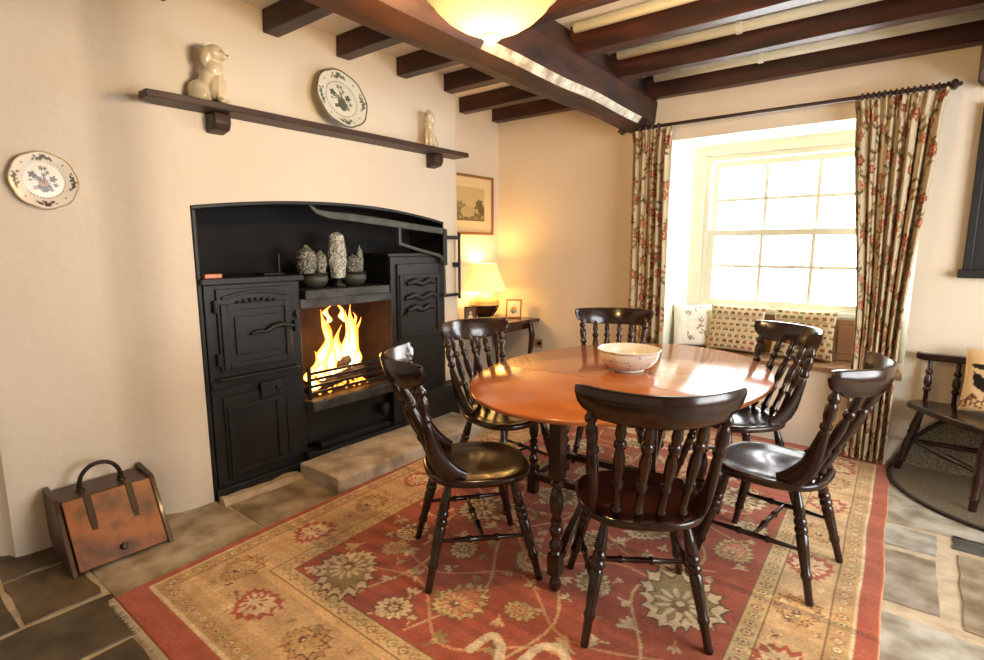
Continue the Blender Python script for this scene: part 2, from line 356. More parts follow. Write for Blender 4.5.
for yy, lb, xc in ((3.03, 'white ceiling pipe, the one furthest from the window wall', -.3), (4.268, 'white ceiling pipe with a clip, beside the joist at the window wall', -.62), (3.622, 'white ceiling pipe with a clip, one joist further from the window wall', -.60)):
    t = thing('ceiling_pipe', lb, 'pipe', (-1.0, yy, 2.738), 0, 'white pipes between the joists')
    MB().turn((-.76, 0, 0), (1.15, 0, 0), [(0, .029), (1, .029)]).build('pipe', 'white', t, smooth=True)
    MB().turn((xc+.6, 0, 0), (xc+.63, 0, 0), [(0, .030), (0, .037), (1, .037), (1, .030)]).build('pipe_clip', 'white', t, auto=30)

# ------------------------------------------------------------------ windows
def bars(b, x0, x1, z0, z1, y, xs, zs, w=.026, d=.03):
    for x in xs: b.box((x-w/2, y-d/2, z0), (x+w/2, y+d/2, z1))
    for z in zs: b.box((x0, y-d/2-.001, z-w/2), (x1, y+d/2+.001, z+w/2))
def sash(name, par, x0, x1, z0, z1, y, xs, zs, tp, bt):
    b = MB(); st = .05
    b.box((x0, y-.02, z0), (x0+st, y+.02, z1)); b.box((x1-st, y-.02, z0), (x1, y+.02, z1))
    b.box((x0+st, y-.02, z0), (x1-st, y+.02, z0+bt)); b.box((x0+st, y-.02, z1-tp), (x1-st, y+.02, z1))
    bars(b, x0+st, x1-st, z0+bt, z1-tp, y, xs, zs)
    s = b.build(name, 'white', par)
    MB().box((x0+st, y-.002, z0+bt), (x1-st, y+.002, z1-tp)).build('pane', 'glass', s)
    return s
w1 = bpy.data.objects.new('window_1', None); C.objects.link(w1); tag(w1, kind='structure')
b = MB(); FX0, FX1, FZ0, FZ1 = -1.585, -.10, .925, 2.275
for (a, c, d, e, y) in ((FX0, FX0+.10, FZ0, FZ1, 4.745), (FX1-.10, FX1, FZ0, FZ1, 4.745)): b.box((a, y, d), (c, 4.815, e))
b.box((FX0+.10, 4.745, FZ1-.09), (FX1-.10, 4.815, FZ1)); b.box((FX0+.10, 4.74, FZ0), (FX1-.10, 4.815, FZ0+.035))
b.box((FX0+.10, 4.765, FZ0+.035), (FX0+.145, 4.815, FZ1-.09)); b.box((FX1-.145, 4.765, FZ0+.035), (FX1-.10, 4.815, FZ1-.09)); b.box((FX0+.145, 4.765, FZ1-.13), (FX1-.145, 4.815, FZ1-.09))
b.build('window_frame', 'white', w1, bevel=.004)
sx0, sx1 = FX0+.148, FX1-.148
xs = [sx0+.05+(sx1-sx0-.10)*k/3 for k in (1, 2)]
sash('lower_sash', w1, sx0, sx1, FZ0+.038, 1.585, 4.79, xs, [1.29], .05, .05)
sash('upper_sash', w1, sx0, sx1, 1.55, FZ1-.133, 4.835, xs, [1.83], .05, .035)
for nm, (u0, u1, z0, z1), f in (('fill_window', RW[0], 'x'),):  # out-of-view window added on the right as a daylight fill
    w = bpy.data.objects.new(nm, None); C.objects.link(w); tag(w, kind='structure'); b = MB(); g = MB()
    n = 3
    def bx(bb, a, c, d, e, t=.03):
        if f == 'y': bb.box((a, YBK-.05-t, d), (c, YBK-.05+t, e))
        else: bb.box((XR+.05-t, a, d), (XR+.05+t, c, e))
    bx(b, u0, u0+.06, z0, z1); bx(b, u1-.06, u1, z0, z1); bx(b, u0+.06, u1-.06, z0, z0+.06); bx(b, u0+.06, u1-.06, z1-.06, z1)
    bx(b, (u0+u1)/2-.02, (u0+u1)/2+.02, z0+.06, z1-.06, .02); bx(b, u0+.06, u1-.06, (z0+z1)/2-.02, (z0+z1)/2+.02, .019)
    b.build('window_frame', 'white', w); bx(g, u0+.06, u1-.06, z0+.06, z1-.06, .002); g.build('pane', 'glass', w)

# window seat
t = thing('window_seat', 'built-in wooden window seat in the window recess under the cushions', 'window seat', (0, 0, .571))
MB().box((WX0+.005, YW-.035, .571-.571), (WX1-.005, 4.72, .605-.571)).build('seat_board', 'panel', t, bevel=.006)
b = MB(); b.box((IX0+.04, 4.722, .607-.571), (IX1-.05, 4.735, .915-.571))
for k in range(4): x = IX0+.08+k*.36; b.box((x, 4.712, .66-.571), (x+.28, 4.723, .87-.571))
b.build('back_panel', 'panel', t, bevel=.004)

# ------------------------------------------------------------------ cooking range
RG = thing('cooking_range', 'black cast-iron cooking range built into the chimney breast', 'range', (XB, 2.27, 0))
def rp(name, mb_, m='iron', bevel=.004, par=None, label=None, **k):
    mb_.v = [(x-XB, y-2.27, z) for x, y, z in mb_.v]; o = mb_.build(name, m, par or RG, bevel=bevel, **k)
    if label: o['label'] = label
    return o
# sooty lining of the arched recess
b = MB(); XK = -3.46; yy = [1.302+1.936*i/24 for i in range(25)]
for a, c in zip(yy, yy[1:]):
    b.add([(XB+.0, a, arch(a)-.002), (XB, c, arch(c)-.002), (XK, c, arch(c)-.002), (XK, a, arch(a)-.002)], [(0, 1, 2, 3)])
    b.add([(XK, a, 0), (XK, c, 0), (XK, c, arch(c)), (XK, a, arch(a))], [(0, 1, 2, 3)])
for y in (1.302, 3.238): b.add([(XB, y, 0), (XK, y, 0), (XK, y, arch(y)), (XB, y, arch(y))], [(0, 1, 2, 3)])
b.add([(XB, 1.302, .001), (XB, 3.238, .001), (XK, 3.238, .001), (XK, 1.302, .001)], [(0, 1, 2, 3)])
rp('recess_lining', b, 'soot', 0)
# thin iron rim of the arch
b = MB(); rs = []
for y in yy: rs.append([(XB+.006, y, arch(y)-.001), (XB-.03, y, arch(y)-.001), (XB-.03, y, arch(y)-.022), (XB+.006, y, arch(y)-.022)])
b.rings(rs); b.box((XB-.03, 1.303, 0), (XB+.006, 1.325, arch(1.31)-.022)); b.box((XB-.03, 3.216, 0), (XB+.006, 3.238, arch(3.23)-.022))
rp('arch_rim', b)
XF = -3.045
b = MB(); b.box((-3.45, 1.326, .0), (XF, 1.905, 1.24)); b.box((-3.45, 1.312, 1.24), (XF+.022, 1.93, 1.275)); b.box((XF, 1.312, 0), (XF+.03, 1.905, .075)); b.box((XF, 1.33, .655), (XF+.015, 1.90, .70))
rp('oven_body', b)
def frame(b, x, y0, y1, z0, z1, w, d):
    b.box((x, y0, z0), (x+d, y0+w, z1)); b.box((x, y1-w, z0), (x+d, y1, z1)); b.box((x, y0+w, z0), (x+d, y1-w, z0+w)); b.box((x, y0+w, z1-w), (x+d, y1-w, z1))
b = MB(); b.box((XF, 1.385, .745), (XF+.016, 1.835, 1.215)); frame(b, XF+.016, 1.40, 1.82, .76, 1.13, .035, .012); b.box((XF+.016, 1.475, .835), (XF+.026, 1.745, 1.055))
rs = []
for i in range(15):
    t = i/14; y = 1.41+.40*t; z = 1.165+.028*math.sin(math.pi*t); rs.append([(XF+.016, y, z-.009), (XF+.03, y, z-.009), (XF+.03, y, z+.009), (XF+.016, y, z+.009)])
b.rings(rs)
for k in range(7): y = 1.50+.037*k; b.lathe((XF+.02, y, 1.135+.012*math.sin(math.pi*k/6)), [(.0, -.012), (.013, -.006), (.015, 0), (.013, .006), (0, .012)], n=8)
od = rp('oven_door', b, bevel=.003)
b = MB(); b.sweep([(XF+.045, 1.56, .95), (XF+.05, 1.60, .962), (XF+.055, 1.64, .955), (XF+.052, 1.69, .978), (XF+.05, 1.74, .988), (XF+.046, 1.80, .975), (XF+.03, 1.87, .962)], [.008, .012, .012, .016, .018, .013, .01], [.010, .014, .012, .018, .02, .013, .012], side=(0, 0, 1))
b.turn((XF+.02, 1.70, .98), (XF+.052, 1.70, .98), [(0, .018), (1, .012)]); b.box((XF+.012, 1.84, .93), (XF+.04, 1.875, 1.0)); b.turn((XF+.02, 1.865, 1.01), (XF+.02, 1.865, 1.06), [(0, .008), (.5, .014), (1, .006)])
b.v = [(x-XB, y-2.27, z) for x, y, z in b.v]; b.build('handle', 'iron', od, auto=40)
for z in (.82, 1.12): b = MB(); b.turn((XF+.02, 1.375, z-.035), (XF+.02, 1.375, z+.035), [(0, .011), (.2, .014), (.5, .01), (.8, .014), (1, .011)]); rp('door_hinge', b, bevel=0, auto=40)
b = MB(); b.prism([(XF-.01, 1.345), (XF+.055, 1.365), (XF+.06, 1.84), (XF-.01, 1.87)], lambda u, v, t: Vector((u, v, t)), .70, .718); rp('oven_shelf', b)
b = MB(); b.box((XF, 1.385, .115), (XF+.012, 1.83, .60)); frame(b, XF+.012, 1.40, 1.79, .13, .545, .028, .012); b.box((XF+.012, 1.70, .16), (XF+.022, 1.76, .52)); rp('ash_door', b, bevel=.003)
b = MB(); b.box((XF+.012, 1.60, .555), (XF+.03, 1.735, .645)); b.turn((XF+.03, 1.70, .605), (XF+.05, 1.70, .605), [(0, .012), (1, .010)]); b.turn((XF+.03, 1.715, .58), (XF+.044, 1.715, .58), [(0, .006), (1, .006)]); rp('damper_plate', b)
# right oven
b = MB(); b.box((-3.45, 2.655, .0), (XF, 3.214, 1.375)); b.box((-3.45, 2.62, 1.375), (XF+.02, 3.214, 1.40)); b.box((XF, 2.66, 0), (XF+.028, 3.214, .07)); b.box((XF, 2.66, .60), (XF+.016, 3.21, .64)); b.box((XF, 2.82, .30), (XF+.14, 3.30, .335)); b.box((XF, 2.86, 0.0), (XF+.12, 3.27, .30))
rp('side_oven_body', b)
b = MB(); b.box((XF, 2.71, .745), (XF+.016, 3.16, 1.32)); frame(b, XF+.016, 2.725, 3.145, .765, 1.24, .03, .012)
for z, w in ((1.17, .15), (1.06, .17), (.97, .15)):
    b.sweep([(XF+.03, 2.94-w, z), (XF+.04, 2.94-w*.5, z+.02), (XF+.036, 2.94, z-.008), (XF+.04, 2.94+w*.5, z+.02), (XF+.03, 2.94+w, z)], .012, [.016, .024, .02, .024, .016], side=(1, 0, 0))
sd = rp('side_oven_door', b, bevel=.003)
b = MB(); b.turn((XF+.02, 2.78, .95), (XF+.06, 2.78, .95), [(0, .016), (.7, .012), (.7, .02), (1, .018)]); b.v = [(x-XB, y-2.27, z) for x, y, z in b.v]; b.build('knob', 'iron', sd, auto=40)
# hob plate over the fire
b = MB(); b.box((-3.45, 1.931, 1.12), (XF+.03, 2.619, 1.175)); b.box((-3.08, 1.906, 1.06), (XF+.006, 2.654, 1.12)); rp('hob_plate', b, 'irongrey')
# fire box
b = MB(); b.add([(XF-.01, 1.906, .42), (-3.36, 2.02, .42), (-3.36, 2.02, 1.12), (XF-.01, 1.906, 1.12)], [(0, 1, 2, 3)]); b.add([(XF-.01, 2.654, .42), (-3.36, 2.56, .42), (-3.36, 2.56, 1.12), (XF-.01, 2.654, 1.12)], [(0, 1, 2, 3)])
b.add([(-3.36, 2.02, .42), (-3.36, 2.56, .42), (-3.36, 2.56, 1.12), (-3.36, 2.02, 1.12)], [(0, 1, 2, 3)]); b.add([(XF-.01, 1.906, .45), (XF-.01, 2.654, .45), (-3.36, 2.56, .45), (-3.36, 2.02, .45)], [(0, 1, 2, 3)])
rp('firebox', b, 'brick', 0, label='red-brown brick fire chamber behind the bars')
b = MB()
for z in (.50, .545, .59, .632): b.box((XF-.002, 1.93, z-.009), (XF+.012, 2.63, z+.009))
for y in (1.94, 2.62): b.box((XF-.004, y-.012, .46), (XF+.014, y+.012, .68))
rp('grate', b, 'iron', .003, label='row of horizontal iron fire bars')
b = MB(); b.prism([(-3.09, 1.907), (-2.985, 1.93), (-2.985, 2.62), (-3.09, 2.653)], lambda u, v, t: Vector((u, v, t)), .385, .455); rp('ash_ledge', b, 'irongrey', .008, label='grey rubbed iron ledge in front of the fire')
b = MB(); b.box((-3.30, 1.907, .14), (-3.11, 2.653, .384)); b.box((-3.13, 1.93, .0), (-2.985, 3.0, .115)); b.box((-3.13, 2.0, .115), (-3.03, 2.6, .15)); b.lathe((-3.06, 2.575, .25), [(0, -.05), (.03, -.045), (.04, 0), (.03, .045), (0, .05)], n=14); b.box((-3.1, 1.875, 0), (-2.99, 1.935, .13)); rp('fender_base', b)
# logs, flames
b = MB(); b.turn((-3.14, 1.98, .50), (-3.2, 2.52, .56), [(0, .03), (.1, .045), (.5, .04), (.9, .045), (1, .03)]); tag(b.build('firewood_log', 'char', smooth=True), 'long charred log lying across the fire grate, nearest the bars', 'log', 'burning logs')
b = MB(); b.turn((-3.27, 2.08, .52), (-3.17, 2.36, .66), [(0, .035), (.1, .05), (.9, .042), (1, .03)]); tag(b.build('firewood_log', 'char', smooth=True), 'charred log leaning upward in the left of the fire', 'log', 'burning logs')
def flame(y, x, z, h, w, lean, ph):
    b = MB(); rs = []; n = 10; N = 16
    for i in range(N+1):
        t = i/N; r = w*(math.sin(math.pi*min(1, (t*.9+.12)))**.9)*(1-t)**.35*(1+.28*math.sin(t*13+ph))+.001
        cy = y+lean*t*h+.024*math.sin(t*7+ph)*t**.5; cx = x+.015*math.sin(t*5+ph*2)
        rs.append([(cx+math.cos(2*math.pi*k/n)*r*.6, cy+math.sin(2*math.pi*k/n)*r*(1+.25*math.sin(3*k+ph+t*6)), z+h*t) for k in range(n)])
    return b.rings(rs)
FL = [(2.02, -3.12, .50, .16, .045, -.1, .5), (2.10, -3.13, .50, .26, .05, .1, 1.7), (2.16, -3.18, .53, .42, .055, .05, 2.3), (2.21, -3.16, .53, .50, .05, -.12, 4.1), (2.26, -3.2, .54, .36, .05, .15, .2), (2.33, -3.2, .55, .45, .045, .12, 3.3), (2.38, -3.17, .58, .47, .05, .02, 5.2), (2.43, -3.2, .60, .34, .045, .1, 1.1), (2.05, -3.2, .52, .22, .04, .3, 2.9), (2.45, -3.2, .78, .20, .03, -.2, 2.0), (2.20, -3.19, .93, .13, .022, .2, .9), (2.34, -3.2, .92, .14, .022, -.2, 3.9)]
t = thing('fire', 'bright orange and yellow fire burning behind the bars of the range', 'fire', (-3.17, 2.22, .47))
for f_ in FL:
    b = flame(*f_); b.v = [(x+3.17, y-2.22, z-.47) for x, y, z in b.v]; b.build('flame', 'flame', t, smooth=True)
b = MB()
for k in range(46):
    y = random.uniform(-.22, .25); x = random.uniform(-.1, .09); s = random.uniform(.008, .02); b.lathe((x, y, .0+random.uniform(0, .03)), [(0, -s), (s, 0), (0, s)], n=6)
o = b.build('embers', 'ember', t); o['kind'] = 'stuff'

# crane on the front of the range
t = thing('chimney_crane', 'grey-green iron pot crane swung across the top of the range arch', 'crane', (-3.015, 3.19, 1.0))
def cr(name, b, m='crane'):
    b.v = [(x+3.015, y-3.19, z-1.) for x, y, z in b.v]; return b.build(name, m, t, bevel=.003)
b = MB(); b.sweep([(-3.0, 1.98, 1.70), (-3.0, 2.03, 1.665), (-3.0, 2.12, 1.648), (-3.0, 2.3, 1.64), (-3.0, 3.19, 1.567)], [.006]*5, [.006, .014, .022, .026, .024], side=(1, 0, 0), power=5); cr('arm', b)
b = MB(); b.box((-3.006, 2.70, 1.46), (-2.994, 2.725, 1.60)); b.sweep([(-3.0, 2.715, 1.47), (-3.0, 2.9, 1.425), (-3.0, 3.1, 1.385), (-3.0, 3.16, 1.36), (-3.0, 3.18, 1.31), (-3.0, 3.185, 1.05)], .006, .012, side=(1, 0, 0), power=5); cr('brace', b)
b = MB(); b.box((-3.01, 3.165, 1.30), (-2.99, 3.21, 1.585)); b.box((-3.01, 3.21, 1.505), (-2.99, 3.37, 1.535)); b.box((-3.01, 3.19, 1.045), (-2.99, 3.37, 1.07)); b.turn((-3.0, 3.362, 1.02), (-3.0, 3.362, 1.56), [(0, .010), (.03, .014), (.06, .011), (.5, .012), (.94, .011), (.97, .015), (1, .008)]); b.box((-3.058, 3.34, 1.28), (-3.01, 3.36, 1.32)); cr('pivot_bracket', b, 'iron')

# objects on the range
def crusty(cx, cy, z, r, h, m, n=22, top=.8):
    b = MB(); rs = []
    for i in range(15):
        t = i/14; rr = r*(.75+.3*math.sin(math.pi*min(1, t*1.1)))*(1 if t < top else max(.25, (1-t)/(1-top)))
        rs.append([(cx+math.cos(2*math.pi*k/n)*rr*(1+.14*random.uniform(-1, 1)), cy+math.sin(2*math.pi*k/n)*rr*(1+.14*random.uniform(-1, 1)), z+h*t+random.uniform(-.004, .004)) for k in range(n)])
    return b.rings(rs)
ZH = 1.176
for (cy, hs, lb) in ((2.10, ((-.05, .075, .19, 'silver2'), (.055, .045, .16, 'silver2')), 'round glass bowl of frosted silvery sprigs, the left one on the range'), (2.42, ((.0, .06, .13, 'silver2'), (.06, .03, .19, 'silver2')), 'round glass bowl of dark frosted sprigs, the right one on the range')):
    t = thing('sprig_bowl', lb, 'bowl', (-3.17, cy, ZH), 0, 'frosted ornaments on the range')
    MB().lathe((0, 0, 0), [(.0, .001), (.04, .001), (.075, .02), (.092, .05), (.088, .075), (.075, .09), (.071, .088), (.083, .07), (.086, .05), (.07, .026), (0, .008)], n=28).build('bowl', 'crane', t, smooth=True)
    MB().lathe((0, 0, 0), [(.078, .086), (.092, .088), (.092, .10), (.078, .10), (.078, .086)], n=28).build('rim', 'iron', t, smooth=True)
    for dy, r_, h_, m_ in hs: crusty(0, dy, .09, r_*.8, h_, m_).build('sprig', m_, t, smooth=False)
t = thing('frosted_candle', 'tall frosted white glittering cylinder between the two bowls on the range', 'ornament', (-3.15, 2.275, ZH), 0, 'frosted ornaments on the range')
b = crusty(0, 0, .06, .058, .31, 'silver', top=.93); b.build('glitter_body', 'silver', t)
MB().lathe((0, 0, 0), [(0, .001), (.045, .001), (.05, .012), (.02, .03), (.03, .06), (0, .061)], n=24).build('foot', 'iron', t, smooth=True)
t = thing('trivet', 'small black iron trivet with a handle on the left oven top', 'trivet', (-3.18, 1.80, 1.276))
MB().box((-.06, -.07, .0), (.05, .06, .012)).build('plate', 'iron', t, bevel=.003); MB().turn((.03, .04, .012), (.03, .04, .13), [(0, .006), (.8, .005), (.8, .010), (1, .006)]).build('handle', 'iron', t, auto=40)
t = MB().box((-3.06, 1.33, 1.276), (-3.02, 1.425, 1.302)).build('copper_strip', 'copper', bevel=.004); tag(t, 'small flat copper block at the left edge of the range top', 'block')

# hearth slab
b = MB(); rs = []
for i in range(21):
    y = 1.80+1.38*i/20; w = lambda k: mnoise.noise(Vector((y*3, k*2.1, 1)))*.012
    rs.append([(-2.975, y, .0), (-2.975, y, .098+w(1)), (-2.59+w(2), y, .095+w(3)), (-2.575+w(4), y, .082), (-2.575+w(5), y, .0)])
tag(b.rings(rs).build('hearth_slab', 'stone', smooth=False, bevel=.006), 'raised pale stone hearth slab in front of the range', 'hearth')
b = MB(); rs = []
for i in range(12):
    y = 1.31+.49*i/11; w = lambda k: mnoise.noise(Vector((y*9, k*2.1, 4)))*.02
    rs.append([(-3.012, y, 0), (-3.012, y, .035+w(1)), (-2.97+w(2), y, .03+w(3)), (-2.945+w(2), y, .0)])
tag(b.rings(rs).build('mortar_ledge', 'mortar', smooth=False), 'rough crumbling mortar ledge at the foot of the left oven', 'ledge')

# ------------------------------------------------------------------ mantel shelf
t = thing('mantel_shelf', 'long dark wooden shelf on two corbels across the chimney breast', 'shelf', (XB, 2.2, 2.145))
b = MB(); rs = []
for i in range(25):
    y = 1.085+2.285*i/24-2.2; w = mnoise.noise(Vector((y*2, 0, 0)))*.006; e = .055 if i == 0 else 0
    rs.append([(.001+e, y, 0+w*.3), (.165+w-e*.3, y, 0+w*.3), (.165+w-e*.3, y, .034), (.001+e, y, .034)])
b.rings(rs).build('shelf_board', 'shelfwood', t, bevel=.003)
for y in (1.46, 3.10):
    MB().prism([(.001, 0), (.10, 0), (.105, -.05), (.085, -.085), (.001, -.10)], lambda u, v, k: Vector((u, k, v)), y-2.2-.045, y-2.2+.045).build('corbel', 'shelfwood', t, bevel=.008)

def dog(name, label, loc, rz, sc, slim=1.):
    t = thing(name, label, 'figurine', loc, rz, 'pottery figurines on the mantel shelf')
    me = bpy.data.meshes.new('body'); bm = bmesh.new()
    def ell(c, r, rot=0):
        m4 = Matrix.Translation(c) @ Matrix.Rotation(rot, 4, 'Y') @ Matrix.Diagonal((r[0], r[1], r[2], 1)); bmesh.ops.create_uvsphere(bm, u_segments=18, v_segments=12, radius=1, matrix=m4)
    w = slim   # faces +x
    ell((-.035, 0, .055), (.062, .052*w, .055)); ell((.0, 0, .10), (.045, .042*w, .075), .25); ell((.022, 0, .145), (.04, .04*w, .05)); ell((.03, 0, .215), (.042, .04*w, .04))
    ell((.065, 0, .205), (.022, .018*w, .016)); ell((.02, 0, .165), (.03, .034*w, .035)); ell((.008, .036*w, .195), (.022, .012, .042), .15); ell((.008, -.036*w, .195), (.022, .012, .042), .15)
    ell((.03, 0, .07), (.032, .036*w, .06)); ell((.05, .02*w, .06), (.014, .013, .06)); ell((.05, -.02*w, .06), (.014, .013, .06)); ell((.062, .02*w, .012), (.018, .014, .012)); ell((.062, -.02*w, .012), (.018, .014, .012))
    ell((-.03, .042*w, .03), (.042, .02, .03)); ell((-.03, -.042*w, .03), (.042, .02, .03)); ell((-.09, .01, .04), (.016, .014, .034), -.4)
    bmesh.ops.scale(bm, vec=(sc, sc, sc), verts=bm.verts); bm.to_mesh(me); bm.free(); me.materials.append(M['pot'])
    o = bpy.data.objects.new('body', me); C.objects.link(o); o.parent = t
    r = o.modifiers.new('r', 'REMESH'); r.mode = 'VOXEL'; r.voxel_size = .0045*sc; r.use_smooth_shade = True
    s = o.modifiers.new('s', 'SMOOTH'); s.factor = .6; s.iterations = 5
    for s_ in (-1, 1): MB().lathe((.066*sc, s_*.017*w*sc, .222*sc), [(0, -.005), (.006, 0), (0, .005)], n=8).build('eye', 'iron', t, smooth=True)
    MB().lathe((.086*sc, 0, .208*sc), [(0, -.006), (.007, 0), (0, .006)], n=8).build('nose', 'iron', t, smooth=True)
    return t
dog('pottery_dog', 'cream pottery spaniel sitting at the left end of the mantel shelf', (-2.985, 1.42, 2.1805), R(38), 1.15, 1.3)
dog('pottery_figurine', 'slim pale pottery animal figurine at the right end of the mantel shelf', (-2.985, 3.03, 2.1805), R(-60), 1.05, .75)

def plate(name, label, cat, loc, rotm, rad, pal, lob, group=None):
    pn = 260; P = Paint(2, 2, 2/pn, pal[0]); cx = cy = 1.
    P.blob(cx, cy, 1.0, pal[2]); P.blob(cx, cy, .95, pal[0])
    rngp = random.Random(3)
    for k in range(4):
        a = k*math.pi/2+math.pi/2
        for q in range(9):
            aa = a+(q-4)*.085; rr = .80+rngp.uniform(-.07, .07)
            P.blob(cx+math.cos(aa)*rr, cy+math.sin(aa)*rr, .035+.025*(4-abs(q-4))/4, pal[1] if q % 3 else pal[3], lobes=5, amp=.3)
        P.blob(cx+math.cos(a+.78)*.8, cy+math.sin(a+.78)*.8, .03, pal[1])
    P.blob(cx, cy, .62, pal[1]); P.blob(cx, cy, .585, pal[0]); 
    for k in range(40): P.blob(cx+math.cos(k*.157)*.60, cy+math.sin(k*.157)*.60, .018, pal[0])
    P.blob(cx, cy-.22, .17, pal[1], el=1.1, lobes=4, amp=.15); P.blob(cx-.02, cy-.07, .13, pal[4], el=1.2); P.blob(cx-.26, cy-.26, .07, pal[4])
    for (x, y, r_) in ((-.32, .18, .10), (-.2, .10, .06), (.26, .06, .10), (0, .2, .05), (-.05, .42, .06), (.06, .42, .05), (.33, -.14, .06), (.12, .28, .05), (-.12, .05, .07), (.18, -.3, .07), (-.38, 0, .04)):
        P.line([(cx, cy-.1), (cx+x*.5, cy+y*.6), (cx+x, cy+y)], .012, pal[1]); P.blob(cx+x, cy+y, r_, pal[3] if r_ < .08 else pal[1], lobes=5, amp=.3)
    nr, na = 34, 120; prof = lambda s: .0 if s < .62 else (s-.62)*.30 if s < .72 else .03+(s-.72)*.22
    pos = np.zeros((2*nr, na, 3)); col = np.zeros((2*nr, na, 3))
    for i in range(2*nr):
        s = (i+.001)/(nr-1) if i < nr else (2*nr-1-i)/(nr-1); back = i >= nr
        for k in range(na):
            a = 2*math.pi*k/na; w = 1+(.035*(abs(math.cos(lob*a/2))-.5) if s > .6 else 0)
            pos[i, k] = (math.cos(a)*s*rad*w, math.sin(a)*s*rad*w, prof(s)*rad+.008-(.006 if back else 0))
            ix = min(P.nx-1, int((math.cos(a)*s*.995+1)/P.res)); iy = min(P.ny-1, int((math.sin(a)*s*.995+1)/P.res))
            col[i, k] = pal[0] if back else (pal[2] if s > .97 else P.a[iy, ix])
    o = gridmesh(name, 'china', na, 2*nr, pos, col, wrap=True); o.matrix_world = Matrix.Translation(loc) @ rotm
    return tag(o, label, cat, group)
# local z = front normal, local y = up
def facing(nx, ny, tilt=0, roll=0):
    n = Vector((nx, ny, 0)).normalized(); up = Vector((0, 0, 1)); x = up.cross(n)
    return Matrix((x, up, n)).transposed().to_4x4() @ Matrix.Rotation(-tilt, 4, 'X') @ Matrix.Rotation(roll, 4, 'Z')
plate('china_plate', 'large white plate with grey-green flowers leaning on the mantel shelf', 'plate', (-2.985, 2.235, 2.368), facing(1, 0, R(15)), .186, [(226, 224, 208), (86, 98, 82), (92, 72, 50), (128, 140, 112), (100, 96, 84)], 8)
plate('china_plate', 'white plate with a brown flower vase design hung on the left wall', 'plate', (-3.193, .727, 1.747), facing(1, -.0), .128, [(238, 228, 208), (78, 64, 52), (160, 128, 70), (92, 92, 70), (176, 122, 80)], 8)

# ------------------------------------------------------------------ rug
P = Paint(2.62, 3.76, .006, (214, 170, 112)); rr = random.Random(5)
RED = (170, 82, 54); CR = (224, 200, 156); GO = (210, 174, 124); BR = (128, 90, 54); DB = (98, 66, 44); OL = (158, 136, 84); PK = (206, 128, 92)
P.rect(0, 0, 2.62, 3.76, RED); P.rect(.045, .12, 2.55, 3.66, CR); P.rect(.06, .135, 2.535, 3.645, (196, 160, 104)); P.rect(.125, .205, 2.465, 3.57, BR); P.rect(.13, .21, 2.46, 3.565, GO)
def guard(x0, y0, x1, y1, w, bg, sp=.055):
    pts = []
    L1, L2 = x1-x0, y1-y0
    for k in range(int(L1/sp)): pts += [(x0+sp*(k+.5), y0), (x0+sp*(k+.5), y1)]
    for k in range(int(L2/sp)): pts += [(x0, y0+sp*(k+.5)), (x1, y0+sp*(k+.5))]
    for i, (x, y) in enumerate(pts):
        P.blob(x, y, w*.36, [(170, 146, 92), (196, 150, 104), (176, 120, 84)][i % 3], lobes=4, amp=.2); P.blob(x, y, w*.22, CR); P.blob(x, y, w*.09, BR)
guard(.093, .17, 2.50, 3.61, .06, CR)
IX, IY = .37, .50
P.rect(IX, IY, 2.62-.36, 3.76-.46, BR); P.rect(IX+.006, IY+.006, 2.62-.366, 3.76-.466, (210, 184, 128)); P.rect(IX+.08, IY+.08, 2.62-.44, 3.76-.54, BR); P.rect(IX+.086, IY+.086, 2.62-.446, 3.76-.546, RED)
guard(IX+.043, IY+.043, 2.62-.403, 3.76-.503, .06, CR, .06)
def pblob(cx, cy, r, col, el, ang, n, amp, fan=.22):
    w = P.win(cx, cy, r*1.9); dx = P.x[w]-cx; dy = P.y[w]-cy; c, q = math.cos(ang), math.sin(ang)
    u = (dx*c+dy*q)/el; v = -dx*q+dy*c; th = np.arctan2(v, u)
    k = (1+amp*(1-2*np.abs(np.sin(th*n/2))**.75))*(1+fan*np.cos(th)+.08*np.cos(3*th+cx*9))
    P.a[w][np.hypot(u, v) < r*k] = col
def palm(x, y, r_, a, cols, n=11):
    if r_ > .06:
        pblob(x, y, r_*1.06, cols[0], 1.25, a, n+6, .11); pblob(x, y, r_*.98, cols[1], 1.25, a, n+6, .11); pblob(x, y, r_*.78, cols[2], 1.25, a, n+3, .15, .3); pblob(x, y, r_*.71, cols[3], 1.25, a, n+3, .15, .3)
        for k in range(n):
            q = 2*math.pi*k/n+.2; P.leaf(x+math.cos(q+a)*r_*.24, y+math.sin(q+a)*r_*.24, r_*.42, q+a, cols[1], .34)
        P.blob(x-r_*.1*math.cos(a), y-r_*.1*math.sin(a), r_*.2, cols[2], lobes=5, amp=.2); P.blob(x, y, r_*.1, CR); return
    P.blob(x, y, r_*1.04, cols[0], el=1.25, ang=a, lobes=n, amp=.20, sharp=.8); P.blob(x, y, r_*.94, cols[1], el=1.25, ang=a, lobes=n, amp=.20, sharp=.8)
    for k in range(n):
        q = 2*math.pi*k/n; P.leaf(x+math.cos(q+a)*r_*.45, y+math.sin(q+a)*r_*.45, r_*.42, q+a, cols[2], .3)
    P.blob(x, y, r_*.48, cols[3], el=1.2, ang=a, lobes=7, amp=.22); P.blob(x, y, r_*.30, cols[1], lobes=5, amp=.2); P.blob(x, y, r_*.14, cols[2])
def sprig(x, y, r_, a, c1, c2):
    for k in (-1, 0, 1): P.leaf(x, y, r_*1.5, a+k*.7, c1, .4)
    P.blob(x, y, r_*.35, c2); P.leaf(x, y, r_*1.2, a+math.pi, c1, .25)
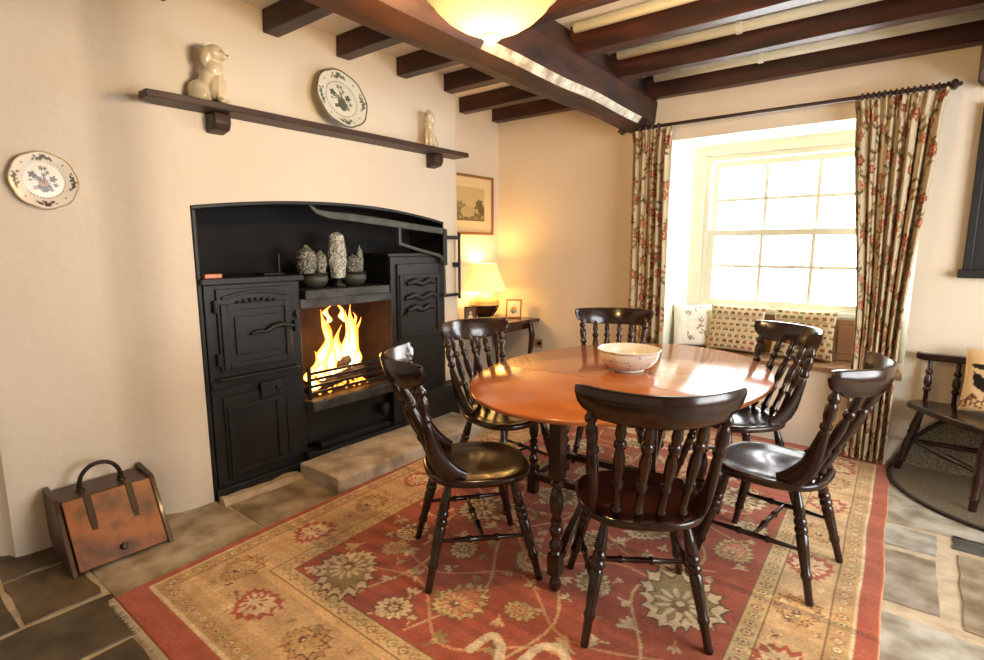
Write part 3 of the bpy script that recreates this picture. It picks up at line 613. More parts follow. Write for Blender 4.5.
def vine(pts, w, c): 
    out = []
    for i in range(len(pts)-1):
        for k in range(8):
            t = k/8; p0 = pts[max(0, i-1)]; p1 = pts[i]; p2 = pts[i+1]; p3 = pts[min(len(pts)-1, i+2)]
            out.append(tuple(.5*((2*p1[d])+(-p0[d]+p2[d])*t+(2*p0[d]-5*p1[d]+4*p2[d]-p3[d])*t*t+(-p0[d]+3*p1[d]-3*p2[d]+p3[d])*t**3) for d in (0, 1)))
    P.line(out+[pts[-1]], w, c)
# field: vines then flowers
cxs = [.62, .98, 1.32, 1.66, 2.02]
for j in range(9):
    y = .75+.33*j
    vine([(cxs[0]-.02, y), (cxs[1], y+.12*(-1)**j), (cxs[2], y-.10*(-1)**j), (cxs[3], y+.12*(-1)**j), (cxs[4], y)], .009, (208, 150, 104))
for x in (.8, 1.15, 1.5, 1.85):
    vine([(x, .62), (x+.1, 1.0), (x-.08, 1.4), (x+.1, 1.8), (x-.1, 2.2), (x+.08, 2.7), (x, 3.15)], .009, (206, 170, 116))
for j in range(20):
    for i in range(12):
        x = .52+i*.148+rr.uniform(-.03, .03)+(j % 2)*.07; y = .64+j*.13+rr.uniform(-.03, .03)
        if x < 2.11 and rr.random() < .8: sprig(x, y, rr.uniform(.02, .042), rr.uniform(0, 6.3), rr.choice([CR, CR, GO, OL]), rr.choice([PK, GO, BR]))
big = [(.64, .74, .135, -.8), (1.21, .86, .10, 1.2), (.80, 1.55, .135, .6), (1.96, 1.42, .165, 1.9), (1.30, 1.30, .085, .3), (.66, 1.12, .075, 1.5), (1.62, 1.88, .10, 1.0), (2.04, 1.95, .085, 1.5), (1.05, 1.95, .11, .2), (.68, 2.15, .12, 1.57), (1.38, 2.35, .13, .4), (1.95, 2.55, .12, 1.5), (.80, 2.75, .12, 0), (1.5, 2.85, .12, 1.2), (2.0, 3.0, .10, .5), (1.1, 3.05, .10, 0), (1.80, .74, .10, .8), (2.05, 1.0, .07, .8), (.98, 1.18, .06, 2), (1.45, .98, .05, 0), (1.02, .68, .06, .4), (1.62, 1.32, .075, 2.4), (1.02, 1.62, .07, 1), (1.42, 1.62, .08, 0), (.62, 1.85, .06, 1), (1.75, 2.2, .08, .3), (1.05, 2.35, .08, 1), (2.06, 2.25, .06, 0), (.62, 2.48, .07, 1), (1.15, 2.7, .07, 2), (1.8, 2.85, .06, 1), (.7, .98, .05, 1), (1.55, .62, .05, 1)]
for i, (x, y, r_, a) in enumerate(big):
    palm(x, y, r_, a, [(DB, CR, BR, OL), (BR, (206, 178, 120), BR, PK), (DB, CR, OL, BR)][i % 3], 11 if i % 2 else 13)
vine([(1.42, .70), (1.44, .80), (1.50, .78), (1.54, .72), (1.60, .74), (1.62, .86), (1.69, .90), (1.75, .84), (1.78, .76), (1.86, .74)], .035, CR)
vine([(1.42, .70), (1.44, .80), (1.50, .78), (1.54, .72), (1.60, .74), (1.62, .86), (1.69, .90), (1.75, .84), (1.78, .76), (1.86, .74)], .012, (226, 206, 170))
# gold border flowers
def bord(x, y, a, i):
    if i % 2: palm(x, y, .08, a, (BR, (196, 152, 96), DB, (206, 170, 116)), 9)
    else: palm(x, y, .085, a, (RED, (180, 84, 58), (222, 190, 150), CR), 9)
for i in range(9): bord(.245, .42+.385*i, 1.57, i+1)
for i in range(9): bord(2.35, .55+.37*i, 1.57, i)
for i in range(6): bord(.52+.36*i, .35, 0, i); bord(.52+.36*i, 3.43, 0, i+1)
for i in range(90):
    s_ = rr.random()
    if i % 3 == 0: x, y = rr.choice([.245, 2.35])+rr.uniform(-.08, .08), .3+3.2*s_
    elif i % 3 == 1: x, y = .2+2.2*s_, .35+rr.uniform(-.1, .1)
    else: x, y = rr.choice([.2, .3, 2.3, 2.4]), .3+3.2*s_
    sprig(x, y, .018, rr.uniform(0, 6.3), rr.choice([BR, (176, 120, 74), CR, OL]), CR)
no = rng.normal(0, 1, (P.ny, P.nx, 1)); band = np.repeat(rng.normal(0, 1, (P.ny//6+1, 1, 1)), 6, 0)[:P.ny]
P.a = np.clip(P.a*(1+.06*no+.045*band)*.93+np.array([226, 196, 160])*.07, 0, 255)
k0, k1, k2, k3 = [np.array(p) for p in ((-2.50, .63), (.045, .63), (-.035, 4.38), (-2.70, 4.38))]
u, v = np.meshgrid(np.linspace(0, 1, P.nx), np.linspace(0, 1, P.ny)); u = u[..., None]; v = v[..., None]
xy = (k0*(1-u)+k1*u)*(1-v)+(k3*(1-u)+k2*u)*v
wob = np.array([mnoise.noise(Vector((y_*2.1, 3, 0)))*.012 for y_ in np.linspace(0, 3.76, P.ny)])[:, None]
xy[..., 0] += wob*np.abs(u[..., 0]*2-1)**3
z = np.full(u.shape[:2], .0115); z[0, :] = z[-1, :] = z[:, 0] = z[:, -1] = .0012
RUG = thing('oriental_rug', 'red and gold floral oriental rug under the dining table and chairs', 'rug', (0, 0, 0))
gridmesh('pile', 'rug', P.nx, P.ny, np.dstack([xy, z]), P.a, RUG)
b = MB()
for k in range(620):
    x = -2.50+2.545*k/619; a = rr.uniform(-.012, .012); l = rr.uniform(.016, .028)
    b.add([(x-.0025, .632, .008), (x+.0025, .632, .008), (x+.002+a, .632-l, .003), (x-.002+a, .632-l, .003)], [(0, 1, 2, 3)])
b.build('fringe', 'fringe', RUG)['kind'] = 'stuff'

# ------------------------------------------------------------------ dining table
TX, TY, TR = -1.222, 2.742, R(3)
T = thing('dining_table', 'oval drop-leaf dining table of orange-brown wood in the middle of the rug', 'table', (TX, TY, .012), TR)
A_, B_, ZT, ER = .705, 1.0, .758, R(-7)
YM = B_*math.sqrt(math.cos(ER)**2+(A_/B_*math.sin(ER))**2)
def xr_at(y):      # where a line across the oval meets its edge
    c, q = math.cos(ER), math.sin(ER); a = (c/A_)**2+(q/B_)**2; b_ = 2*y*c*q*(1/A_**2-1/B_**2); k = (y*q/A_)**2+(y*c/B_)**2-1
    D = math.sqrt(max(0, b_*b_-4*a*k)); return (-b_-D)/2/a, (-b_+D)/2/a
def leafpart(name, y0, y1):
    N = 70; ys_ = [y0+(y1-y0)*(.5-.5*math.cos(math.pi*i/N)) for i in range(N+1)]
    base = [(xr_at(y)[1], y) for y in ys_]+[(xr_at(y)[0], y) for y in reversed(ys_)]
    ends = (y0 < -.9, y1 > .9)
    def ins(d):
        out = []
        for x, y in base:
            L = math.hypot(x, y); q = 1-d/max(L, .05)
            if (abs(y-y0) < 1e-4 and not ends[0]) or (abs(y-y1) < 1e-4 and not ends[1]): out.append((x*q, y))
            else: out.append((x*q, min(max(y*q, y0), y1)))
        return out
    b = MB(); b.rings([[(x, y, z_) for x, y in ins(d)] for d, z_ in ((.012, ZT-.022), (.003, ZT-.020), (0, ZT-.014), (0, ZT-.007), (.003, ZT-.002), (.007, ZT))])
    return b.build(name, 'table', T, auto=50)
leafpart('drop_leaf', -YM+.0004, -.262); leafpart('tabletop_centre', -.2565, .2565); leafpart('drop_leaf', .262, YM-.0004)
for y_ in (-.259, .259): MB().box((-.66, y_-.009, ZT-.023), (.66, y_+.009, ZT-.006)).build('dark_seam_strip', 'dark', T)  # dark bar added under each leaf gap so the seam reads dark
def tleg(b, x, y, z1, foot=True):
    b.box((x-.026, y-.026, .50), (x+.026, y+.026, z1)); b.box((x-.026, y-.026, .075 if foot else .0), (x+.026, y+.026, .17))
    b.turn((x, y, .50), (x, y, .17), [(0, .024), (.03, .018), (.06, .027), (.09, .027), (.12, .017), (.16, .022), (.30, .030), (.44, .026), (.52, .016), (.55, .025), (.59, .025), (.62, .018), (.66, .027), (.72, .029), (.78, .018), (.82, .018), (.86, .027), (.93, .027), (.97, .018), (1, .024)], n=16)
    if foot: b.turn((x, y, .075), (x, y, .0), [(0, .018), (.2, .016), (.35, .022), (.6, .026), (.85, .024), (1, .014)], n=14)
for sx in (-1, 1):
    for sy in (-1, 1):
        b = MB(); tleg(b, sx*.47, sy*.195, ZT-.024, False); b.build('leg', 'dark', T, auto=35)
b = MB()
for sy in (-1, 1): b.box((-.444, sy*.195-.011, .60), (.444, sy*.195+.011, ZT-.024))
for sx in (-1, 1): b.box((sx*.47-.011, -.169, .60), (sx*.47+.011, .169, ZT-.024))
b.build('apron', 'dark', T, bevel=.003)
b = MB()
for sy in (-1, 1): b.box((-.444, sy*.195-.022, .085), (.444, sy*.195+.022, .125))
for sx in (-1, 1): b.box((sx*.47-.02, -.169, .085), (sx*.47+.02, .169, .125))
b.build('stretcher', 'dark', T, bevel=.003)
for gx, gy, px in ((.085, -.94, -.1), (-.085, .94, .1)):
    b = MB(); tleg(b, gx, gy, ZT-.024); g = b.build('leg', 'dark', T, auto=35)
    s = 1 if gy > 0 else -1; b = MB(); d = Vector((gx-px, gy-s*.217, 0)); L = d.length; a = math.atan2(d.y, d.x)
    m4 = Matrix.Translation((px, s*.217, 0)) @ Matrix.Rotation(a, 4, 'Z')
    b.box((.02, -.011, .66), (L-.026, .011, .73), M4=m4); b.box((.02, -.018, .10), (L-.026, .018, .14), M4=m4); b.box((-.012, -.018, .13), (.03, .018, .73), M4=m4)
    b.build('gate_rail', 'dark', T, bevel=.003)

# bowl
P = Paint(1.4, .3, .004, (232, 226, 210))
rr = random.Random(9)
for i in range(46):
    x = rr.uniform(0, 1.1); y = rr.uniform(.03, .13); a = rr.uniform(0, 6.3)
    for k in range(3): P.leaf(x+rr.uniform(-.008, .008), y+rr.uniform(-.008, .008), .014, a+k, (150, 140, 140) if i % 2 else (150, 150, 110), .4)
prof = [(.0, .004), (.05, .004), (.078, 0), (.083, .001), (.084, .008), (.078, .014)] + [(.078+.087*math.sin(t*math.pi/2)**.85, .014+.096*(1-math.cos(t*math.pi/2))**.8) for t in np.linspace(.06, 1, 14)] + [(.172, .117), (.173, .121), (.170, .123), (.163, .118)] + [(.158-.10*(1-math.cos(t*math.pi/2)), .112-.096*math.sin(t*math.pi/2)) for t in np.linspace(0, 1, 10)] + [(.02, .016), (.0005, .016)]
na = 140; pos = np.zeros((len(prof), na, 3)); col = np.zeros((len(prof), na, 3))
PR = []
for (r0, z0), (r1, z1) in zip(prof, prof[1:]):
    for k in range(3): PR.append((r0+(r1-r0)*k/3, z0+(z1-z0)*k/3))
PR.append(prof[-1]); pos = np.zeros((len(PR), na, 3)); col = np.zeros((len(PR), na, 3))
for i, (r_, z_) in enumerate(PR):
    for k in range(na):
        a = 2*math.pi*k/na; pos[i, k] = (math.cos(a)*r_, math.sin(a)*r_, z_); out = i < len(PR)*.62 and r_ > .085
        col[i, k] = P.a[min(P.ny-1, int(z_/P.res)), int(a*.17/P.res) % P.nx] if out else (236, 230, 214)
o = gridmesh('ceramic_bowl', 'china', na, len(PR), pos, col, wrap=True); o.location = (-1.225, 2.775, .771)
tag(o, 'large white china bowl with tiny sprigs standing on the dining table', 'bowl')

# ------------------------------------------------------------------ farmhouse chairs
SPX = 1.15
SP = [(0, .011), (.05, .012), (.07, .018), (.10, .018), (.12, .012), (.30, .0125), (.33, .017), (.36, .017), (.38, .011), (.5, .017), (.62, .0185), (.72, .012), (.74, .019), (.78, .019), (.80, .012), (.86, .017), (.93, .014), (1, .010)]
SP = [(a_, r_*SPX) for a_, r_ in SP]
LG = [(0, .014), (.06, .015), (.14, .019), (.24, .024), (.26, .019), (.28, .025), (.31, .025), (.33, .020), (.35, .026), (.38, .026), (.40, .020), (.42, .024), (.55, .0225), (.72, .018), (.74, .022), (.77, .022), (.79, .017), (.92, .0155), (.98, .016), (1, .014)]
ST = [(0, .008), (.1, .009), (.3, .012), (.32, .016), (.35, .016), (.37, .011), (.5, .013), (.63, .011), (.65, .016), (.68, .016), (.70, .012), (.9, .009), (1, .008)]
WB, DB_, WF, DF, WC, YC, YE, ZCR = .221, .251, .241, .235, .274, .385, .14, .985
SH = .028
def make_chair():
    t = thing('farmhouse_chair', '', 'chair')
    b = MB(); rs = []; n = 44
    def out(k, d):
        a = 2*math.pi*k/n; c, s = math.cos(a), math.sin(a); e = 2/2.7
        x = (.240-d)*math.copysign(abs(c)**e, c); y = (.235-d)*math.copysign(abs(s)**e, s)
        return x*(1+.05*y/.22), y
    for d, z in ((.02, .414), (.006, .418), (0, .428), (0, .440), (.004, .447), (.012, .450), (.03, .449), (.06, .442), (.10, .438), (.16, .439), (.20, .441)):
        rs.append([(*out(k, d), z+SH) for k in range(n)])
    b.rings(rs).build('seat', 'dark', t, auto=50)
    for sx in (-1, 1):
        for (fx, fy, tx, ty) in ((sx*WB, -DB_, sx*.145, -.145), (sx*WF, DF, sx*.155, .13)):
            MB().turn((tx, ty, .420+SH), (fx, fy, .0), LG).build('leg', 'dark', t, auto=45)
    P_ = lambda sx, f, z: (lambda k: (sx*(.145+(WB-.145)*k) if f < 0 else sx*(.155+(WF-.155)*k), (-.145-(DB_-.145)*k) if f < 0 else .13+(DF-.13)*k, z))((.448-z)/.448)
    for sx in (-1, 1):
        a, c = Vector(P_(sx, -1, .205)), Vector(P_(sx, 1, .195)); d = (c-a).normalized()*.018
        MB().turn(a+d, c-d, ST).build('stretcher', 'dark', t, auto=45)
    a = (Vector(P_(-1, -1, .205))+Vector(P_(-1, 1, .195)))/2; c = Vector((-a.x, a.y, a.z)); e = Vector((.012, 0, 0))
    MB().turn(a+e, c-e, ST).build('stretcher', 'dark', t, auto=45)
    cy = lambda x: -YC+YE*(x/WC)**2
    for sx in (-1, 1):
        xt = sx*.225; top = (xt, cy(xt)+.02, ZCR-.085)
        pth = [(sx*.182, -.085, .474), (sx*.188, -.13, .492), (sx*.192, -.17, .53), (sx*.196, -.198, .575), (sx*.200, -.215, .625), (sx*.204, -.228, .675), (sx*.208, -.240, .72)]
        q0 = Vector(pth[-1]); q1 = Vector(top)
        aa = [.014, .016, .016, .016, .017, .018, .018]; bb = [.030, .040, .042, .037, .030, .025, .020]
        for tt, r_ in ((.08, .014), (.12, .022), (.2, .023), (.26, .015), (.42, .022), (.62, .022), (.72, .014), (.78, .022), (.86, .022), (.92, .014), (1, .012)):
            pth.append(tuple(q0.lerp(q1, tt))); aa.append(r_); bb.append(r_)
        MB().sweep(pth, aa, bb, n=14, side=(1, 0, 0)).build('back_post', 'dark', t, auto=50)
    for x in (-.132, -.045, .045, .132):
        xb = x*.86; MB().turn((xb, -.192+.25*abs(xb)*.5, .447+SH), (x, cy(x)+.015, ZCR-.095), SP, n=12).build('spindle', 'dark', t, auto=50)
    b = MB(); rs = []; N = 44
    for i in range(N+1):
        u = -1+2*i/N; w = abs(u); x = u*WC
        top = .003*w-.005*max(0, (w-.88)/.12)**2
        bt = np.interp(w, [0, .55, .74, .79, .82, .86, .92, .97, 1], [-.118, -.114, -.110, -.102, -.086, -.090, -.078, -.056, -.034])
        y = cy(x); th = .0125*(1 if w < .97 else .6)
        nrm = Vector((2*YE*x/WC**2*-1, 1, 0)).normalized(); r = []
        for s_, zz in ((-1, bt+.006), (-.6, bt), (.6, bt), (1, bt+.006), (1, (bt+top)/2), (1, top-.008), (.5, top), (-.5, top), (-1, top-.008), (-1, (bt+top)/2)):
            off = -(zz+.055)*.30-.010*math.sin((zz-bt)/(top-bt)*math.pi)
            r.append(Vector((x, y, ZCR+zz))+nrm*(s_*th)+Vector((0, off, 0)))
        rs.append(r)
    b.rings(rs).build('crest_rail', 'dark', t, auto=45)
    return t
CH = make_chair()
SPOTS = [(-.787, 1.925, 33.8, 'dark spindle-back chair in front, its back turned to the viewer'), (-1.514, 1.796, -38.5, 'dark spindle-back chair left of the table, facing right, firelit seat'),
         (-.444, 2.612, 82.3, 'dark spindle-back chair right of the table, nearest the right curtain, shiny seat'), (-.76, 3.25, 136, 'dark spindle-back chair in front of the window seat cushions'),
         (-1.60, 3.36, 206, 'dark spindle-back chair at the far side of the table behind the bowl'), (-1.84, 2.465, -98, 'reddish dark spindle-back chair between the range and the table, side table behind it')]
for i, (x, y, a, lb) in enumerate(SPOTS):
    o = CH if i == 0 else copy_tree(CH); o.location = (x, y, .012); o.rotation_euler = (0, 0, R(a)); o['label'] = lb; o['group'] = 'spindle-back chairs around the dining table'

# ------------------------------------------------------------------ curtains
def fabric(w, h, seed, bg=(198, 184, 152)):
    P = Paint(w, h, .005, bg); r = random.Random(seed)
    for k in range(int(w/.12)+1):
        x0 = .06+k*.12; pts = []
        for j in range(int(h/.05)+1): pts.append((x0+.035*math.sin(j*.9+k*2), j*.05))
        P.line(pts, .004, (120, 112, 70))
        for j, (x, y) in enumerate(pts):
            for s in (-1, 1):
                if r.random() < .85: P.leaf(x, y, r.uniform(.036, .054), math.pi/2+s*r.uniform(.6, 1.2)+(0 if r.random() < .7 else 3.1), r.choice([(118, 100, 64), (134, 114, 76), (96, 84, 56), (146, 108, 76)]), .42)
            if (j+k) % 3 == 0:
                fx, fy, fr = x+r.uniform(-.03, .03), y+r.uniform(-.02, .02), r.uniform(.022, .036)
                c = r.choice([(150, 84, 60), (166, 104, 80), (136, 72, 58), (176, 126, 96)])
                P.blob(fx, fy, fr, c, lobes=5, amp=.28); P.blob(fx, fy, fr*.55, (206, 150, 110), lobes=5, amp=.2); P.blob(fx, fy, fr*.25, (120, 56, 40))
    return P
def curtain(label, xt0, xt1, xb0, xb1, zt, zb, y, folds, seed, name='curtain'):
    nu, nv = 200, 330; P = fabric((xt1-xt0)*1.65, zt-zb, seed)
    pos = np.zeros((nv, nu, 3)); col = np.zeros((nv, nu, 3))
    s = np.linspace(0, 1, nu); r = random.Random(seed); ph = [r.uniform(-.35, .35) for _ in range(8)]
    for j in range(nv):
        t = j/(nv-1); z = zb+(zt-zb)*t; k = (1-t)
        kk = min(1, k*1.5); kk = kk*kk*(3-2*kk)
        x0 = xt0+(xb0-xt0)*kk; x1 = xt1+(xb1-xt1)*kk
        warp = s+.012*np.sin(s*9+ph[0]+k*1.2)+.008*np.sin(s*23+ph[1]+k*2)
        head = 1 if t > .965 else 0; pinch = max(0, 1-abs(t-.955)/.045)
        amp = (.024+.010*k)*(1-.55*pinch)
        d = np.sin(warp*2*math.pi*folds+ph[2])*amp*(1-.25*np.sin(s*5+ph[3])) + .010*np.sin(warp*2*math.pi*folds*2.3+k*2)
        if t > .94: d = d*.6+np.sin(s*2*math.pi*folds*2.6)*.012
        sq = .35*np.cos(warp*2*math.pi*folds+ph[2])*(x1-x0)/folds/2/math.pi*1.3
        flare = .035*max(0, (t-.955)/.045) if t > .955 else 0
        pos[j, :, 0] = x0-flare*.5+(x1-x0+flare)*s+sq; pos[j, :, 1] = y+d; pos[j, :, 2] = z+(.006*np.sin(s*40) if t > .99 else 0)
        ix = np.clip((s*(P.nx-1)).astype(int), 0, P.nx-1); iy = min(P.ny-1, int(t*(zt-zb)/P.res)); col[j] = P.a[iy, ix]
    T_ = thing(name, label, 'curtain', (0, 0, 0), 0, 'floral curtains at the window')
    o = gridmesh('drape', 'cloth', nu, nv, pos, col, T_)
    so = o.modifiers.new('s', 'SOLIDIFY'); so.thickness = .002
    return T_
curtain('narrow floral curtain left of the window, hanging behind the far chair', -1.93, -1.625, -1.925, -1.60, 2.365, .03, 4.29, 5, 3)
curtain('wide floral curtain right of the window, hanging to the floor', -.42, .015, -.31, -.065, 2.365, .03, 4.29, 7, 8)
t = thing('curtain_pole', 'dark wooden curtain pole with rings above the window', 'curtain pole', (-.95, 4.29, 2.385))
MB().turn((-1.04, 0, 0), (.965, 0, 0), [(0, .013), (1, .013)]).build('pole', 'ebony', t, auto=40)
for s in (-1, 1):
    x = .965 if s > 0 else -1.04
    MB().turn((x, 0, 0), (x+s*.075, 0, 0), [(0, .013), (.05, .022), (.2, .022), (.25, .012), (.35, .028), (.55, .033), (.7, .024), (.78, .010), (.86, .014), (.95, .010), (1, .004)]).build('finial', 'ebony', t, auto=50)
for k in range(14):
    x = .555+.029*k if k < 14 else 0
    MB().turn((x-.006, 0, 0), (x+.006, 0, 0), [(0, .0135), (0, .021), (.5, .026), (1, .021), (1, .0135)]).build('curtain_ring', 'ebony', t, auto=50)
for k in range(5):
    x = -.97+.05*k; MB().turn((x-.006, 0, 0), (x+.006, 0, 0), [(0, .0135), (0, .021), (.5, .026), (1, .021), (1, .0135)]).build('curtain_ring', 'ebony', t, auto=50)
for x in (-1.0, .955): MB().turn((x, .128, 0), (x, .0, 0), [(0, .026), (.1, .026), (.12, .010), (.8, .010), (.85, .019), (1, .016)]).build('bracket', 'ebony', t, auto=50)

# ------------------------------------------------------------------ cushions
def cushion(name, label, loc, rotm, w, h, th, paint, group=None):
    n = 60; pos = np.zeros((n, 2*n, 3)); col = np.zeros((n, 2*n, 3))
    T_ = thing(name, label, 'cushion', loc, 0, group); T_.matrix_world = Matrix.Translation(loc) @ rotm
    vs = []; fs = []; cs = []
    for side in (1, -1):
        p = np.zeros((n, n, 3)); c = np.zeros((n, n, 3))
        for j in range(n):
            for i in range(n):
                u = -1+2*i/(n-1); v = -1+2*j/(n-1); e = (max(0, 1-u**4)*max(0, 1-v**4))**.5
                pinch = 1-.055*(1-abs(v)**2)*abs(u)**3; pv = 1-.055*(1-abs(u)**2)*abs(v)**3
                wr = .004*mnoise.noise(Vector((u*4, v*4, side*3+w*9)))
                p[j, i] = (u*w/2*pinch, v*h/2*pv, side*(th/2*e**.8+wr*e))
                c[j, i] = paint.a[min(paint.ny-1, int((v+1)/2*h/paint.res)), min(paint.nx-1, int((u+1)/2*w/paint.res))]
        o = gridmesh('cover_front' if side > 0 else 'cover_back', 'cloth', n, n, p, c, T_)
    return T_
def dots(seed):
    P = Paint(.42, .42, .004, (214, 198, 160)); r = random.Random(seed)
    for j in range(9):
        for i in range(8):
            x = .03+i*.052+(.013 if j % 2 else 0); y = .025+j*.046; c = r.choice([(104, 74, 58), (140, 96, 72), (120, 112, 84), (150, 86, 70), (96, 70, 60)])
            P.blob(x-.008, y, .011, c, el=.8); P.blob(x+.008, y, .011, c, el=.8); P.rect(x-.012, y-.008, x+.012, y+.012, c); P.blob(x, y, .004, (214, 198, 160))
            P.leaf(x, y+.012, .010, 1.57, (110, 104, 76))
        P.line([(0, .002+j*.046), (.42, .002+j*.046)], .003, (190, 168, 128))
    return P
lean = lambda a, yaw=0: facing(math.sin(yaw), -math.cos(yaw), a)
cushion('patterned_cushion', 'beige cushion with rows of small brown motifs, left of the pair on the window seat', (-1.135, 4.625, .795), lean(R(14)), .42, .38, .12, dots(1), 'patterned cushions on the window seat')
cushion('patterned_cushion', 'beige cushion with rows of small brown motifs, right of the pair beside the right curtain', (-.655, 4.625, .795), lean(R(14)), .42, .38, .12, dots(2), 'patterned cushions on the window seat')
P = Paint(.4, .4, .004, (238, 236, 222)); rr = random.Random(4)
for i in range(9):
    x = rr.uniform(.05, .35); y = rr.uniform(.05, .35)
    for k in range(4): P.leaf(x+rr.uniform(-.02, .02), y+rr.uniform(-.02, .02), .04, rr.uniform(0, 6), rr.choice([(150, 146, 124), (176, 150, 120), (190, 190, 170)]), .3)
cushion('white_cushion', 'white cushion with faint birds in the left corner of the window seat', (-1.475, 4.615, .79), facing(.5, -.86, R(14)), .32, .36, .11, P)
P = Paint(.40, .36, .004, (222, 190, 140)); K = (42, 34, 30)
P.blob(.13, .16, .045, K, el=1.9, ang=-.35); P.blob(.065, .205, .022, K); P.leaf(.18, .15, .10, -.4, K, .3); P.leaf(.06, .21, .03, 2.0, K, .3); P.line([(.12, .12), (.11, .08)], .005, K); P.line([(.15, .12), (.15, .08)], .005, K)
P.leaf(.03, .275, .15, -.12, K, .22); P.blob(.26, .22, .05, K, el=1.5, lobes=6, amp=.3); P.leaf(.2, .30, .08, .4, K, .3)
for i in range(16):
    x = .02+i*.025; P.blob(x, .045+.01*(i % 3), .02, (120, 70, 44), lobes=5, amp=.2); P.blob(x, .045+.01*(i % 3), .013, (222, 190, 130))
for i in range(14): P.leaf(.03+.025*i, .07, .04, 1.57+(i % 3-1)*.6, (110, 60, 40), .3)
cushion('bird_cushion', 'tan cushion printed with a dark bird on the low seat at the right edge', (.465, 4.225, .66), facing(-.12, -.99, R(14)), .42, .38, .13, P)

# ------------------------------------------------------------------ low seat on the right with woven mat
t = thing('low_back_seat', 'dark wooden low-backed seat with turned spindles beside the right curtain', 'seat', (.45, 4.1, 0))
ox, oy = .45, 4.1
b = MB(); poly = [(.012, 4.27), (.03, 4.235), (.16, 4.06), (.36, 3.83), (.42, 3.80), (.9, 3.86), (.98, 4.0), (.98, 4.36), (.06, 4.37), (.02, 4.33)]
b.rings([[(x-ox+(ox+.05-x)*d, y-oy+(4.12-y)*d, z) for x, y in poly] for d, z in ((.03, .432), (0, .438), (0, .465), (.02, .472))]).build('seat_board', 'dark', t, auto=40)
for (tx, ty, fx, fy) in ((.09, 4.28, .0, 4.28), (.37, 3.88, .345, 3.80), (.9, 3.95, .96, 3.86), (.9, 4.3, .97, 4.32)):
    MB().turn((tx-ox, ty-oy, .437), (fx-ox, fy-oy, .008), [(0, .018), (.15, .022), (.3, .028), (.34, .022), (.38, .028), (.42, .022), (.6, .026), (.8, .022), (.83, .026), (.86, .02), (1, .018)]).build('leg', 'dark', t, auto=45)
for p, q in (((.04, 4.28, .22), (.93, 4.3, .22)), ((.06, 4.26, .225), (.37, 3.88, .21)), ((.37, 3.85, .16), (.92, 3.93, .16)), ((.93, 4.3, .2), (.93, 3.92, .2))):
    MB().turn((p[0]-ox, p[1]-oy, p[2]), (q[0]-ox, q[1]-oy, q[2]), [(0, .012), (.3, .016), (.5, .02), (.7, .016), (1, .012)]).build('stretcher', 'dark', t, auto=45)
for x in (.10, .24, .62, .78, .93):
    MB().turn((x-ox, 4.345-oy, .470), (x+.004-ox, 4.365-oy, .735), [(0, .013), (.25, .013), (.28, .021), (.32, .021), (.36, .014), (.45, .022), (.55, .021), (.66, .012), (.70, .020), (.75, .020), (.79, .012), (1, .011)], n=14).build('spindle', 'dark', t, auto=45)
b = MB(); b.rings([[(x-ox, 4.345-oy-w, z0), (x-ox, 4.40-oy, z0), (x-ox, 4.40-oy, z0+.042), (x-ox, 4.345-oy-w, z0+.042)] for x, w, z0 in ((.03, .0, .742), (.07, .01, .736), (.5, .012, .734), (.93, .01, .736), (1.0, .0, .742))])
b.build('back_rail', 'dark', t, bevel=.008)
# round woven mat, its far part turned up against the wall
nr, na = 56, 150; pos = np.zeros((nr, na, 3)); col = np.zeros((nr, na, 3)); MR = .665; mx, my = .615, 4.21
for i in range(nr):
    for k in range(na):
        s = (i+.001)/(nr-1)*MR; a = 2*math.pi*k/na; x = mx+math.cos(a)*s; y = my+math.sin(a)*s; z = .010
        if y > 4.385: z = .010+(y-4.385); y = 4.402
        pos[i, k] = (x, y, z); q = 0 and (int(x*90)+int((pos[i, k, 1]+z)*90)) % 2
        col[i, k] = (52, 44, 36) if s > MR-.02 else ((136, 120, 92) if (k+i) % 2 else (84, 74, 58))
o = gridmesh('woven_mat', 'mat', na, nr, pos, None, wrap=True); o.data.materials.append(M['matedge'])
for p_ in o.data.polygons:
    if p_.index >= (nr-3)*na: p_.material_index = 1
o.modifiers.new('s', 'SOLIDIFY').thickness = .008
tag(o, 'round dark-edged woven mat under the low seat, far part turned up the wall', 'mat')
# black board on the wall
t = thing('framed_board', 'black framed board hung on the wall at the right edge', 'board', (.55, YW-.03, 1.28))
MB().box((-.33, -.0, .03), (.35, .028, .99)).build('board', 'board', t)
b = MB(); b.box((-.35, -.012, .0), (-.31, .029, 1.0)); b.box((.33, -.012, .0), (.37, .029, 1.0)); b.box((-.31, -.012, .96), (.33, .029, 1.0)); b.box((-.37, -.03, -.02), (.39, .029, .03)); b.build('frame', 'board', t, bevel=.005)

